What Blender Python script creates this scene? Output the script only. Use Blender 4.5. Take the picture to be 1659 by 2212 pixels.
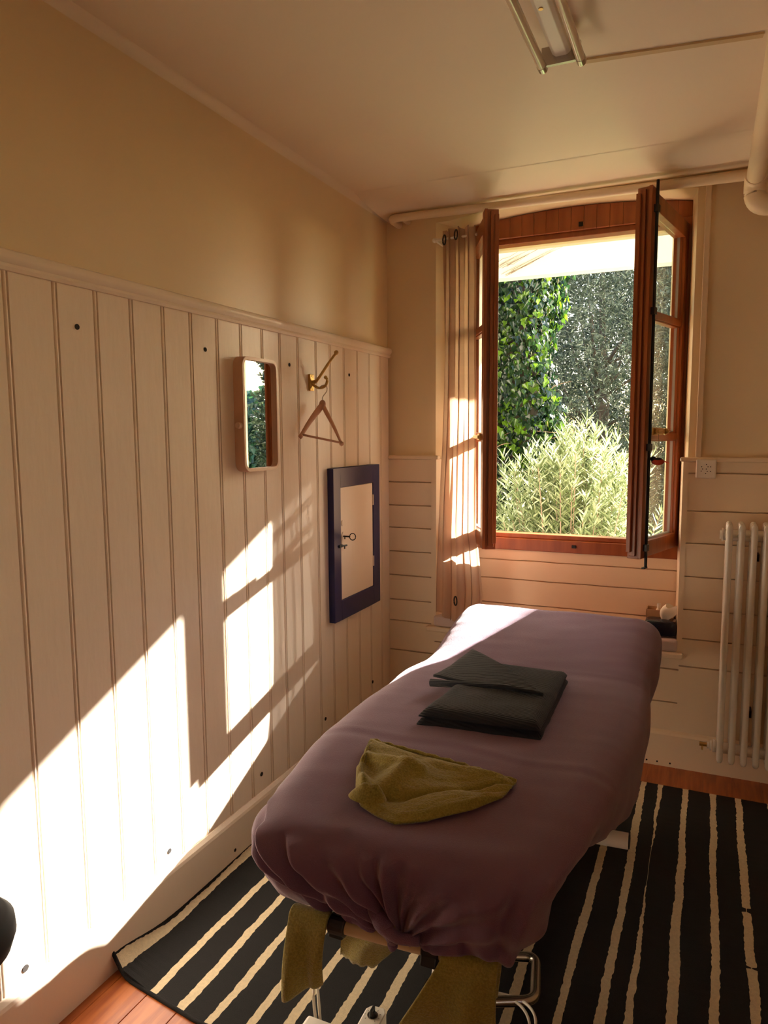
import bpy, bmesh, math, random
import numpy as np
from mathutils import Vector, Matrix, noise as mnoise
random.seed(7); rng = np.random.default_rng(7)
for o in list(bpy.data.objects): bpy.data.objects.remove(o)
C = bpy.context.scene
COL = C.collection
PI = math.pi
rad = math.radians

# ------------------------------------------------------------ camera
cam_d = bpy.data.cameras.new('camera'); cam = bpy.data.objects.new('camera', cam_d); COL.objects.link(cam)
YAW, PITCH, ROLL, F = .42189, -.10876, -.00688, 1553.5
fwd = Vector((-math.sin(YAW)*math.cos(PITCH), math.cos(YAW)*math.cos(PITCH), math.sin(PITCH)))
rt = Vector((math.cos(YAW), math.sin(YAW), 0)); up = rt.cross(fwd)
r2 = math.cos(ROLL)*rt + math.sin(ROLL)*up; u2 = -math.sin(ROLL)*rt + math.cos(ROLL)*up
cm = Matrix((r2, u2, -fwd)).transposed().to_4x4(); cm.translation = Vector((1.5013, 0, 1.5242))
cam.matrix_world = cm
cam_d.sensor_fit = 'VERTICAL'; cam_d.sensor_height = 36; cam_d.lens = F*36/2212
cam_d.clip_start = .02
C.camera = cam

# ------------------------------------------------------------ light
SUN = Vector((-1, -2.21, -1.03))
EXPOSURE = 1.38
w = bpy.data.worlds.new('world'); C.world = w; w.use_nodes = True
nt = w.node_tree; bg = nt.nodes['Background']
sky = nt.nodes.new('ShaderNodeTexSky'); sky.sky_type = 'NISHITA'; sky.sun_disc = False
sky.sun_elevation = math.atan2(-SUN.z, math.hypot(SUN.x, SUN.y)); sky.sun_rotation = math.atan2(-SUN.x, -SUN.y)
sky.altitude = 400; sky.air_density = 1.3; sky.dust_density = 2.0
nt.links.new(sky.outputs[0], bg.inputs[0]); bg.inputs[1].default_value = 0.44
sd = bpy.data.lights.new('sun', 'SUN'); so = bpy.data.objects.new('sun', sd); COL.objects.link(so)
sd.energy = 24; sd.color = (1, .92, .83); sd.angle = rad(.6)
so.rotation_euler = SUN.to_track_quat('-Z', 'Y').to_euler()
so.location = (4, 8, 6)
pd = bpy.data.lights.new('window_portal', 'AREA'); po = bpy.data.objects.new('window_portal', pd); COL.objects.link(po)
pd.shape = 'RECTANGLE'; pd.size = .98; pd.size_y = 1.5; pd.cycles.is_portal = True
po.location = (.86, 3.72, 1.73); po.rotation_euler = (rad(-90), 0, 0)
pd2 = bpy.data.lights.new('window_portal', 'AREA'); po2 = bpy.data.objects.new('window_portal', pd2); COL.objects.link(po2)  # portal for the added fill window behind the camera
pd2.shape = 'RECTANGLE'; pd2.size = .9; pd2.size_y = .5; pd2.cycles.is_portal = True
po2.location = (3.38, -1.05, 1.95); po2.rotation_euler = (0, rad(90), 0)
C.view_settings.view_transform = 'Standard'; C.view_settings.look = 'None'
C.view_settings.exposure = EXPOSURE; C.view_settings.gamma = 1; C.view_settings.use_curve_mapping = False
try:
    C.cycles.max_bounces = 16; C.cycles.diffuse_bounces = 10; C.cycles.transparent_max_bounces = 24
    C.cycles.sample_clamp_indirect = 8
except Exception: pass

# ------------------------------------------------------------ materials
def srgb(r, g, b):
    f = lambda v: (v/255/12.92) if v/255 <= .04045 else ((v/255+.055)/1.055)**2.4
    return (f(r), f(g), f(b), 1)
def mat(name, col, rough=.5, metal=0, bump=0, bscale=60, var=0, vscale=4, spec=.5, col2=None, stretch=None, sheen=0, coat=0):
    m = bpy.data.materials.new(name); m.use_nodes = True; n = m.node_tree.nodes; l = m.node_tree.links
    b = n['Principled BSDF']; b.inputs['Base Color'].default_value = col; b.inputs['Roughness'].default_value = rough
    b.inputs['Metallic'].default_value = metal; b.inputs['Specular IOR Level'].default_value = spec
    if sheen: b.inputs['Sheen Weight'].default_value = sheen; b.inputs['Sheen Roughness'].default_value = .4
    if coat: b.inputs['Coat Weight'].default_value = coat
    tc = n.new('ShaderNodeTexCoord'); mp = n.new('ShaderNodeMapping'); l.new(tc.outputs['Object'], mp.inputs[0])
    if stretch: mp.inputs['Scale'].default_value = stretch
    if var or col2:
        t = n.new('ShaderNodeTexNoise'); t.inputs['Scale'].default_value = vscale; t.inputs['Detail'].default_value = 5
        l.new(mp.outputs[0], t.inputs['Vector'])
        r = n.new('ShaderNodeValToRGB'); l.new(t.outputs['Fac'], r.inputs[0])
        c2 = col2 or tuple(c*(1-var) for c in col[:3])+(1,)
        r.color_ramp.elements[0].position = .35; r.color_ramp.elements[1].position = .65
        r.color_ramp.elements[0].color = c2; r.color_ramp.elements[1].color = col
        l.new(r.outputs[0], b.inputs['Base Color'])
    if bump:
        t = n.new('ShaderNodeTexNoise'); t.inputs['Scale'].default_value = bscale; t.inputs['Detail'].default_value = 4
        l.new(mp.outputs[0], t.inputs['Vector'])
        bp = n.new('ShaderNodeBump'); bp.inputs['Strength'].default_value = bump; bp.inputs['Distance'].default_value = .003
        l.new(t.outputs['Fac'], bp.inputs['Height']); l.new(bp.outputs[0], b.inputs['Normal'])
    return m
M = {}
M['plaster'] = mat('yellow_plaster', srgb(232, 212, 174), .40, bump=.35, bscale=22, var=.04, vscale=2)
M['ceil'] = mat('ceiling_paint', srgb(236, 222, 200), .55, bump=.15, bscale=14, var=.03, vscale=1.5)
M['panel'] = mat('cream_gloss_paint', srgb(238, 224, 204), .36, bump=.3, bscale=40, var=.03, vscale=3, stretch=(1, 1, .25))
M['panelh'] = mat('cream_board_paint', srgb(238, 218, 188), .4, bump=.2, bscale=40, var=.03, vscale=3)
M['pipe'] = mat('pipe_paint', srgb(236, 218, 186), .38, bump=.1)
M['hole'] = mat('dark_hole', srgb(28, 20, 14), .9)
M['wood'] = mat('window_wood', srgb(158, 88, 44), .32, col2=srgb(138, 72, 34), vscale=5, stretch=(6, 6, .6), bump=.15, bscale=30)
M['floor'] = mat('pine_floor', srgb(184, 104, 48), .32, col2=srgb(148, 72, 30), vscale=8, stretch=(6, .5, 6), bump=.1)
M['rugd'] = mat('rug_black', srgb(17, 16, 17), .95, bump=1, bscale=500, var=.3, vscale=300)
M['rugl'] = mat('rug_cream', srgb(226, 208, 172), .95, bump=1, bscale=500, var=.12, vscale=120)
M['navy'] = mat('navy_paint', srgb(30, 34, 84), .28, bump=.05)
M['black'] = mat('black_metal', srgb(18, 17, 17), .45)
M['brass'] = mat('brass', srgb(196, 162, 100), .28, 1)
M['steel'] = mat('steel', srgb(180, 175, 165), .25, 1)
M['white'] = mat('white_metal', srgb(232, 228, 216), .35)
M['radw'] = mat('radiator_enamel', srgb(228, 222, 210), .22, coat=.3)
M['plastic'] = mat('white_plastic', srgb(236, 230, 216), .4)
M['hangw'] = mat('hanger_wood', srgb(206, 158, 128), .45, bump=.1, var=.1, vscale=10, stretch=(1, 1, 6))
M['mirw'] = mat('mirror_beech', srgb(212, 170, 140), .5, var=.08, vscale=12)
M['mirror'] = mat('mirror_glass', (.95, .95, .95, 1), .01, 1)
M['leather'] = mat('black_leatherette', srgb(20, 20, 22), .4, bump=.1)
M['foil'] = mat('tissue_pack_plastic', srgb(24, 32, 48), .18, bump=.6, bscale=18)
M['paper'] = mat('tissue_paper', srgb(245, 238, 222), .8)
M['card'] = mat('cardboard', srgb(196, 160, 120), .7)
M['pad'] = mat('cushion_fabric', srgb(214, 196, 192), .85, bump=.3, bscale=200)
M['ext'] = mat('render_wall', srgb(230, 222, 204), .8, bump=.2)
M['beam'] = mat('canopy_paint', srgb(222, 220, 212), .7)
M['bark'] = mat('bark', srgb(104, 84, 66), .9, bump=1, bscale=30, col2=srgb(70, 56, 44), vscale=8)
M['twig'] = mat('twig', srgb(150, 122, 104), .9)
M['pale'] = mat('garden_stone', srgb(178, 168, 150), .9, var=.2, vscale=3)
M['birdr'] = mat('bird_red', srgb(190, 60, 30), .5)
M['string'] = mat('thread', srgb(120, 110, 90), .8)

def terry(name, c, c2):
    m = mat(name, c, .95, bump=1, bscale=260, col2=c2, vscale=220, sheen=.35)
    return m
M['green'] = terry('olive_terry', srgb(162, 148, 68), srgb(138, 124, 52))
def ribbed():
    m = mat('charcoal_waffle', srgb(30, 34, 41), .95, sheen=.15)
    n = m.node_tree.nodes; l = m.node_tree.links; b = n['Principled BSDF']
    tc = n.new('ShaderNodeTexCoord'); wv = n.new('ShaderNodeTexWave'); wv.wave_type = 'BANDS'; wv.bands_direction = 'Y'
    wv.inputs['Scale'].default_value = 42; wv.inputs['Distortion'].default_value = 1.2; wv.inputs['Detail'].default_value = 2
    l.new(tc.outputs['Object'], wv.inputs[0])
    bp = n.new('ShaderNodeBump'); bp.inputs['Strength'].default_value = .9; bp.inputs['Distance'].default_value = .002
    l.new(wv.outputs['Fac'], bp.inputs['Height']); l.new(bp.outputs[0], b.inputs['Normal'])
    return m
M['char'] = ribbed()
M['sheet'] = mat('mauve_cotton', srgb(122, 90, 112), .85, bump=.5, bscale=350, sheen=.25, var=.07, vscale=5)

def glass():
    m = bpy.data.materials.new('clear_glass'); m.use_nodes = True; n = m.node_tree.nodes; l = m.node_tree.links
    n.remove(n['Principled BSDF']); o = n['Material Output']
    t = n.new('ShaderNodeBsdfTransparent'); t.inputs[0].default_value = (.96, .97, .96, 1)
    g = n.new('ShaderNodeBsdfGlossy'); g.inputs['Roughness'].default_value = .02
    lw = n.new('ShaderNodeLayerWeight'); lw.inputs[0].default_value = .5; pw = n.new('ShaderNodeMath'); pw.operation = 'POWER'; pw.inputs[1].default_value = 5; l.new(lw.outputs['Facing'], pw.inputs[0])
    f = n.new('ShaderNodeMath'); f.operation = 'MULTIPLY_ADD'; f.inputs[1].default_value = .9; f.inputs[2].default_value = .04; l.new(pw.outputs[0], f.inputs[0])
    mx = n.new('ShaderNodeMixShader'); l.new(f.outputs[0], mx.inputs[0]); l.new(t.outputs[0], mx.inputs[1]); l.new(g.outputs[0], mx.inputs[2])
    l.new(mx.outputs[0], o.inputs[0]); return m
M['glass'] = glass()

def curtain_mat():
    m = bpy.data.materials.new('sheer_banded_fabric'); m.use_nodes = True; n = m.node_tree.nodes; l = m.node_tree.links
    n.remove(n['Principled BSDF']); o = n['Material Output']
    tc = n.new('ShaderNodeTexCoord'); sp = n.new('ShaderNodeSeparateXYZ'); l.new(tc.outputs['Object'], sp.inputs[0])
    def math_(op, a, b=None):
        q = n.new('ShaderNodeMath'); q.operation = op
        for i, v in enumerate((a, b)):
            if v is None: continue
            if isinstance(v, (int, float)): q.inputs[i].default_value = v
            else: l.new(v, q.inputs[i])
        return q.outputs[0]
    z = sp.outputs['Z']
    fr = math_('FRACT', math_('DIVIDE', math_('SUBTRACT', z, 1.488), .105))
    band = math_('LESS_THAN', fr, .38)
    hi = math_('GREATER_THAN', z, 1.485)
    band = math_('MULTIPLY', band, hi)                       # woven opaque bands in the upper half
    top = math_('GREATER_THAN', z, 2.36)
    op = math_('MAXIMUM', band, top)
    d = n.new('ShaderNodeBsdfDiffuse'); d.inputs[0].default_value = srgb(196, 168, 150)
    tl = n.new('ShaderNodeBsdfTranslucent'); tl.inputs[0].default_value = srgb(205, 172, 140)
    ad = n.new('ShaderNodeMixShader'); ad.inputs[0].default_value = .45; l.new(d.outputs[0], ad.inputs[1]); l.new(tl.outputs[0], ad.inputs[2])
    tr = n.new('ShaderNodeBsdfTransparent')
    mx = n.new('ShaderNodeMixShader'); fac = math_('ADD', math_('MULTIPLY', op, .03), .965)
    l.new(fac, mx.inputs[0]); l.new(tr.outputs[0], mx.inputs[1]); l.new(ad.outputs[0], mx.inputs[2])
    l.new(mx.outputs[0], o.inputs[0]); return m
M['curtain'] = curtain_mat()

def leafmat(name, a, b, trans=.35, rough=.4, c=None):
    m = bpy.data.materials.new(name); m.use_nodes = True; n = m.node_tree.nodes; l = m.node_tree.links
    p = n['Principled BSDF']; p.inputs['Roughness'].default_value = rough; o = n['Material Output']
    g = n.new('ShaderNodeNewGeometry'); r = n.new('ShaderNodeValToRGB'); l.new(g.outputs['Random Per Island'], r.inputs[0])
    r.color_ramp.elements[0].color = a; r.color_ramp.elements[1].color = b
    if c: e = r.color_ramp.elements.new(.6); e.color = c
    l.new(r.outputs[0], p.inputs['Base Color'])
    t = n.new('ShaderNodeBsdfTranslucent'); l.new(r.outputs[0], t.inputs[0])
    mx = n.new('ShaderNodeMixShader'); mx.inputs[0].default_value = trans
    l.new(p.outputs[0], mx.inputs[1]); l.new(t.outputs[0], mx.inputs[2]); l.new(mx.outputs[0], o.inputs[0]); return m
M['ivy'] = leafmat('ivy_leaves', srgb(18, 38, 24), srgb(96, 132, 22), .38, .16, srgb(30, 54, 26))
M['olive'] = leafmat('olive_leaves', srgb(58, 66, 54), srgb(158, 164, 140), .22, .3, srgb(84, 92, 74))
M['olean'] = leafmat('oleander_leaves', srgb(98, 112, 70), srgb(212, 214, 178), .4, .25, srgb(146, 156, 112))
M['hedge'] = leafmat('hedge_leaves', srgb(14, 38, 30), srgb(44, 82, 44), .3, .4)
M['dark'] = leafmat('dark_tree_leaves', srgb(18, 28, 18), srgb(56, 66, 42), .3, .5)
M['lawn'] = mat('lawn_grass', srgb(128, 150, 70), .95, bump=1, bscale=40, col2=srgb(80, 100, 44), vscale=6)
M['grass'] = leafmat('grass_blades', srgb(84, 112, 44), srgb(190, 200, 120), .45, .5)

# ------------------------------------------------------------ helpers
WM = {}
def wm(o):
    return WM.get(o.name, Matrix.Identity(4)) if o else Matrix.Identity(4)
def empty(name, loc, rz=0, parent=None):
    o = bpy.data.objects.new(name, None); COL.objects.link(o); o.empty_display_size = .1
    m = Matrix.Translation(loc) @ Matrix.Rotation(rz, 4, 'Z')
    if parent: o.parent = parent; o.matrix_local = wm(parent).inverted() @ m
    else: o.location = loc; o.rotation_euler = (0, 0, rz)
    WM[o.name] = m; return o
def tag(o, label=None, cat=None, group=None, kind=None):
    if label: o['label'] = label
    if cat: o['category'] = cat
    if group: o['group'] = group
    if kind: o['kind'] = kind
    return o
def obj(name, bm, m, parent=None, smooth=False, bevel=0, seg=2, sub=0, solid=0, local=False, auto=None):
    """bm is in world coordinates unless local=True (then in the parent's frame)."""
    if parent is not None and not local: bm.transform(wm(parent).inverted())
    if not isinstance(m, (list, tuple)): m = [m]
    bmesh.ops.recalc_face_normals(bm, faces=bm.faces[:])
    me = bpy.data.meshes.new(name); bm.to_mesh(me); bm.free()
    for x in m: me.materials.append(M[x] if isinstance(x, str) else x)
    if smooth:
        for p in me.polygons: p.use_smooth = True
        if auto: 
            try: me.set_sharp_from_angle(angle=rad(auto))
            except Exception: pass
    o = bpy.data.objects.new(name, me); COL.objects.link(o)
    if parent is not None: o.parent = parent; WM[o.name] = wm(parent)
    if solid: q = o.modifiers.new('s', 'SOLIDIFY'); q.thickness = solid; q.offset = 0
    if bevel:
        q = o.modifiers.new('b', 'BEVEL'); q.width = bevel; q.segments = seg; q.limit_method = 'ANGLE'; q.angle_limit = rad(35)
    if sub: q = o.modifiers.new('u', 'SUBSURF'); q.levels = sub; q.render_levels = sub
    return o
def struct(name, bm, m, **k):
    return tag(obj(name, bm, m, **k), kind='structure')
def NB(): return bmesh.new()
def box(bm, lo, hi, mi=0):
    v = [bm.verts.new((x, y, z)) for z in (lo[2], hi[2]) for y in (lo[1], hi[1]) for x in (lo[0], hi[0])]
    for f in ((0, 2, 3, 1), (4, 5, 7, 6), (0, 1, 5, 4), (2, 6, 7, 3), (0, 4, 6, 2), (1, 3, 7, 5)):
        fc = bm.faces.new([v[i] for i in f]); fc.material_index = mi
    return bm
def B(lo, hi): return box(NB(), lo, hi)
def prism(bm, poly, a, b, axis='z', mi=0):
    def P(u, v, t): return {'z': (u, v, t), 'y': (u, t, v), 'x': (t, u, v)}[axis]
    n = len(poly); A = [bm.verts.new(P(u, v, a)) for u, v in poly]; Bv = [bm.verts.new(P(u, v, b)) for u, v in poly]
    bm.faces.new(A).material_index = mi; bm.faces.new(Bv[::-1]).material_index = mi
    for i in range(n):
        bm.faces.new((A[i], Bv[i], Bv[(i+1) % n], A[(i+1) % n])).material_index = mi
    return bm
def ring(bm, c, t, up_, r, seg, r2=None):
    t = t.normalized(); s = t.cross(up_)
    if s.length < 1e-4: s = t.cross(Vector((1, 0, 0)))
    s.normalize(); q = s.cross(t)
    return [bm.verts.new(c + s*(math.cos(a)*r) + q*(math.sin(a)*(r2 or r))) for a in (2*PI*k/seg for k in range(seg))]
def tube(bm, pts, r, seg=12, closed=False, caps=True, mi=0, upv=(0.013, .02, 1)):
    pts = [Vector(p) for p in pts]; n = len(pts); rs = r if isinstance(r, (list, tuple)) else [r]*n
    rings = []
    for i, p in enumerate(pts):
        if closed: t = pts[(i+1) % n]-pts[i-1]
        else: t = pts[min(i+1, n-1)]-pts[max(i-1, 0)]
        rings.append(ring(bm, p, t, Vector(upv), rs[i], seg))
    m = n if closed else n-1
    for i in range(m):
        A, D_ = rings[i], rings[(i+1) % n]
        for k in range(seg):
            bm.faces.new((A[k], A[(k+1) % seg], D_[(k+1) % seg], D_[k])).material_index = mi
    if caps and not closed:
        bm.faces.new(rings[0][::-1]); bm.faces.new(rings[-1])
    return bm
def T(pts, r, seg=12, **k): return tube(NB(), pts, r, seg, **k)
def smooth_path(pts, n=8, closed=False):
    P = [Vector(p) for p in pts]; out = []; N = len(P)
    rngi = range(N) if closed else range(N-1)
    for i in rngi:
        if closed: p0, p1, p2, p3 = P[i-1], P[i], P[(i+1) % N], P[(i+2) % N]
        else: p0, p1, p2, p3 = P[max(i-1, 0)], P[i], P[i+1], P[min(i+2, N-1)]
        for k in range(n):
            t = k/n
            out.append(.5*((2*p1)+(p2-p0)*t+(2*p0-5*p1+4*p2-p3)*t*t+(3*p1-p0-3*p2+p3)*t**3))
    if not closed: out.append(P[-1])
    return out
def sphere(bm, c, r, sx=1, sy=1, sz=1, seg=16):
    bmesh.ops.create_uvsphere(bm, u_segments=seg, v_segments=seg//2+2, radius=1,
        matrix=Matrix.Translation(c) @ Matrix.Diagonal((r*sx, r*sy, r*sz, 1))); return bm
def lathe(bm, c, prof, axis='z', seg=20):
    rings = []
    for r, h in prof:
        vs = []
        for k in range(seg):
            a = 2*PI*k/seg; u, v = r*math.cos(a), r*math.sin(a)
            o = {'z': (u, v, h), 'x': (h, u, v), 'y': (u, h, v)}[axis]
            vs.append(bm.verts.new(Vector(c)+Vector(o)))
        rings.append(vs)
    for i in range(len(rings)-1):
        for k in range(seg): bm.faces.new((rings[i][k], rings[i][(k+1) % seg], rings[i+1][(k+1) % seg], rings[i+1][k]))
    bm.faces.new(rings[0][::-1]); bm.faces.new(rings[-1]); return bm
def grid(bm, rows, closed=False, mi=0):
    R = [[bm.verts.new(p) for p in r] for r in rows]
    for i in range(len(R)-1):
        n = len(R[i])
        for k in range(n if closed else n-1):
            f = bm.faces.new((R[i][k], R[i][(k+1) % n], R[i+1][(k+1) % n], R[i+1][k])); f.material_index = mi
    return bm
def nz(x, y, z=0, s=1): return mnoise.noise(Vector((x*s, y*s, z*s)))

# ============================================================ ROOM SHELL
D = 3.409
XR, YF = 3.3, -2.3
struct('floor', B((-.02, YF, -.1), (XR, 3.63, -.0005)), 'floor')
bm = NB()                                                     # pine planks with dark joints
x = .044-.115*1
while x < XR:
    y = YF; k = 0
    while y < 3.41:
        ln = 9
        box(bm, (max(x, 0)+.0012, y, -.02), (min(x+.115, XR)-.0012, min(y+ln, 3.41), .0015)); y += ln; k += 1
    x += .115
o = struct('floor', bm, 'floor', bevel=.0012, seg=1); o.name = 'floor_boards'
struct('ceiling', B((-.2, YF-.1, 2.6), (XR+.2, 3.95, 2.78)), 'ceil')
struct('wall_left', B((-.25, YF-.1, 0), (-.012, 3.63, 2.6)), 'plaster')
bm = B((XR, YF-.1, 0), (XR+.15, -1.3, 2.6)); box(bm, (XR, -.8, 0), (XR+.15, 3.43, 2.6)); box(bm, (XR, -1.3, 0), (XR+.15, -.8, 1.5)); box(bm, (XR, -1.3, 2.4), (XR+.15, -.8, 2.6))  # right wall, with an opening for the added fill window
struct('wall_right', bm, 'plaster')
struct('wall_front', B((-.01, YF-.12, 0), (XR, YF, 2.6)), 'plaster')

# back wall with splayed embrasure
def arch(x): return 2.545+.045*max(0, 1-((x-.87)/.55)**2)
bm = NB()
LP = [(-3.2, 3.43), (.25, 3.43), (.335, 3.60), (.335, 3.70), (.375, 3.70), (.365, 3.95), (-3.2, 3.95)]
LP[0] = (-.02, 3.43); LP[-1] = (-.02, 3.95)
prism(bm, LP, 0, 2.6)
prism(bm, [(1.425, 3.43), (XR+.15, 3.43), (XR+.15, 3.95), (1.305, 3.95), (1.335, 3.70), (1.402, 3.70), (1.402, 3.60)], 0, 2.6)
box(bm, (.2, 3.43, 0), (1.45, 3.63, .512)); box(bm, (.3, 3.64, 0), (1.42, 3.95, .93))
n = 16
for i in range(n):                                            # lintel with shallow arched soffit
    a = .25+(1.425-.25)*i/n; b = .25+(1.425-.25)*(i+1)/n
    prism(bm, [(a, arch(a)), (b, arch(b)), (b, 2.6), (a, 2.6)], 3.43, 3.70, 'y')
box(bm, (.3, 3.70, 2.505), (1.4, 3.95, 2.6))
struct('wall_back', bm, 'plaster')
bm = B((-4, 3.95, -.3), (.365, 4.0, 2.86)); box(bm, (1.31, 3.95, -.3), (6, 4.0, 2.86)); box(bm, (.365, 3.95, 2.505), (1.31, 4.0, 2.86)); box(bm, (.365, 3.95, -.3), (1.31, 4.0, .93))
struct('wall_outside', bm, 'ext')
struct('trim_1', B((.33, 3.66, .89), (1.33, 4.04, .945)), 'ext')     # outer stone sill
# soft cove between left wall and ceiling
bm = NB(); rows = []
for k in range(9):
    a = PI/2*k/8; r = .035
    rows.append([(-.012+r-r*math.cos(a)-.001, yy, 2.6-r+r*math.sin(a)+.001) for yy in (YF, 3.43)])
grid(bm, rows); struct('trim_2', bm, 'ceil', smooth=True)
bm = NB(); rows = []
for k in range(9):                                            # boxed rise along the back of the ceiling
    a = k/8; rows.append([(xx, 3.02+.41*a, 2.6-.026*math.sin(a*PI/2)**1.5-.001) for xx in (0, XR)])
grid(bm, rows); struct('trim_3', bm, 'ceil', smooth=True)

# vertical beaded boarding on left wall
seams = [1.207-.1315*i for i in range(26, 0, -1)]+[1.207, 1.346, 1.478, 1.608, 1.738, 1.865, 1.999, 2.133, 2.265, 2.384, 2.516, 2.661, 2.785, 2.915, 3.05, 3.18, 3.31]
bm = NB(); prof = [(YF, 0)]
for s in seams:
    if s < YF+.05: continue
    prof += [(s-.009, 0), (s-.0078, -.009), (s-.0052, -.009), (s-.004, -.001), (s-.0015, .0005), (s+.0015, .0005), (s+.004, -.001), (s+.0052, -.009), (s+.0078, -.009), (s+.009, 0)]
prof.append((D, 0))
grid(bm, [[(xx, y, z) for y, xx in prof] for z in (.14, 1.925)])
panel_l = struct('trim_4', bm, 'panel')
# fix: the panel is open-backed and lies over wall_left
bm = NB(); rows = []
cap = [(-.012, 1.955), (.004, 1.955), (.014, 1.950), (.018, 1.940), (.016, 1.930), (.008, 1.922), (.010, 1.914), (.006, 1.906), (-.012, 1.904)]
prism(bm, cap, YF, D+.01, 'y'); struct('trim_5', bm, 'panel', smooth=True, auto=40)
bm = NB(); prism(bm, [(-.012, 0), (.016, 0), (.016, .150), (.013, .160), (.004, .172), (-.012, .172)], YF, D, 'y')
base_l = struct('baseboard_left', bm, 'panel', bevel=.001)
def disc(name, c, r, parent, axis='x', d=.003):
    bm = NB(); lathe(bm, c, [(r*.2, 0), (r, 0), (r, d)] if 0 else [(r, -.002), (r, d*.2)], axis, 14)
    return obj(name, bm, 'hole', parent)
for y, z, r in [(1.412, 1.804, .0075), (1.935, 1.799, .007), (2.452, 1.793, .007), (2.967, 1.79, .007), (1.673, .219, .008), (2.19, .239, .008), (2.695, .267, .008), (3.19, .275, .008), (1.144, .206, .009)]:
    disc('vent_hole', (0.001, y, z), r, panel_l)
disc('vent_hole', (.0165, 1.99, .048), .006, base_l)

# horizontal boarding on the back wall
def hboards(bm, x0, x1, y, edges, seed=0):
    n = max(2, int((x1-x0)/.03))
    for j in range(len(edges)-1):
        za, zb = edges[j], edges[j+1]; g = .0026
        rows = []
        for k in range(n+1):
            xx = x0+(x1-x0)*k/n
            lo = za+g+.0022*nz(xx*9, za*7, seed)+.0008*nz(xx*40, za*9, seed); hi = zb-g+.0022*nz(xx*9, zb*7, seed)-.0008*nz(xx*43, zb*9, seed)
            rows.append([(xx, y+.02, lo), (xx, y, lo+.0005), (xx, y, hi-.0005), (xx, y+.02, hi)])
        grid(bm, rows)
bm = NB(); hboards(bm, 0, .25, D, [.16, .387, .546, .659, .788, .916, 1.039, 1.156, 1.276, 1.395])
box(bm, (0, D+.0195, .1), (.262, 3.432, 1.395))
hboards(bm, 1.42, XR, D, [.16, .475, .603, .737, .886, 1.035, 1.178, 1.343, 1.395]); box(bm, (1.42, D+.0195, .1), (XR, 3.432, 1.395))
hboards(bm, 0.25, 1.42, D, [.16, .30, .455, .512]); box(bm, (.25, D+.0195, .1), (1.42, 3.432, .512))
struct('trim_6', bm, 'panelh')
bm = NB(); hboards(bm, .30, 1.41, 3.615, [.53, .64, .77, .87, .935], 3); box(bm, (.30, 3.634, .5), (1.41, 3.645, .935))
struct('trim_7', bm, 'panelh')
# caps on the boarding and slim linings of the embrasure
bm = NB(); box(bm, (0, D-.014, 1.393), (.275, 3.432, 1.412)); struct('trim_8', bm, 'panelh', bevel=.005)
bm = NB(); box(bm, (1.395, D-.014, 1.393), (XR, 3.432, 1.412)); struct('trim_9', bm, 'panelh', bevel=.005)
bm = NB(); prism(bm, [(.235, D-.004), (.262, D-.004), (.345, 3.60), (.33, 3.61)], .54, 1.393); struct('trim_10', bm, 'panelh')
bm = NB(); prism(bm, [(1.408, D-.004), (1.43, D-.004), (1.42, 3.6), (1.392, 3.6)], .54, 1.393); struct('trim_11', bm, 'panelh')
bm = NB(); box(bm, (1.455, D-.006, 1.412), (1.478, 3.432, 2.56)); struct('trim_12', bm, 'panelh', bevel=.003)
bm = NB(); prism(bm, [(.213, D-.032), (1.438, D-.032), (1.438, 3.41), (1.42, 3.41), (1.405, 3.62), (.34, 3.62), (.25, 3.41), (.213, 3.41)], .512, .54)
struct('trim_13', bm, 'panelh', bevel=.012, seg=3)
bm = NB(); prism(bm, [(3.432, 0), (D-.018, 0), (D-.018, .150), (D-.012, .160), (D, .168), (3.432, .168)], 0, XR, 'x')
base_b = struct('baseboard_back', bm, 'panelh')
for xx in (1.30, 1.345, 1.40): disc('nail_hole', (xx, D-.019, .02), .004, base_b, 'y', .002)

# ============================================================ WINDOW
win = tag(empty('window_1', (.87, 3.62, .925)), kind='structure')
bm = NB(); n = 18; xs = [.335+(1.402-.335)*k/n for k in range(n+1)]
y0, y1 = 3.605, 3.665
def archw(x): return arch(x)-.002
for k in range(n):
    a, b = xs[k], xs[k+1]
    prism(bm, [(a, 2.478), (b, 2.478), (b, archw(b)), (a, archw(a))], y0, y1, 'y')
box(bm, (.37, y0+.018, 2.452), (1.385, y1+.03, 2.479))
box(bm, (.335, y0, .98), (.405, y1, 2.478)); box(bm, (1.338, y0, .98), (1.402, y1, 2.478))
box(bm, (.335, y0, .925), (1.402, y1, .985)); box(bm, (.36, y0+.022, .985), (1.38, y1+.03, 1.008))
obj('window_frame', bm, 'wood', win, bevel=.003)
bm = NB(); box(bm, (.905, y0-.008, 2.492), (.925, y0+.001, 2.512)); box(bm, (.905, y0-.008, .952), (.925, y0+.001, .966)); obj('bolt_keeper', bm, 'black', win)

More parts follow.
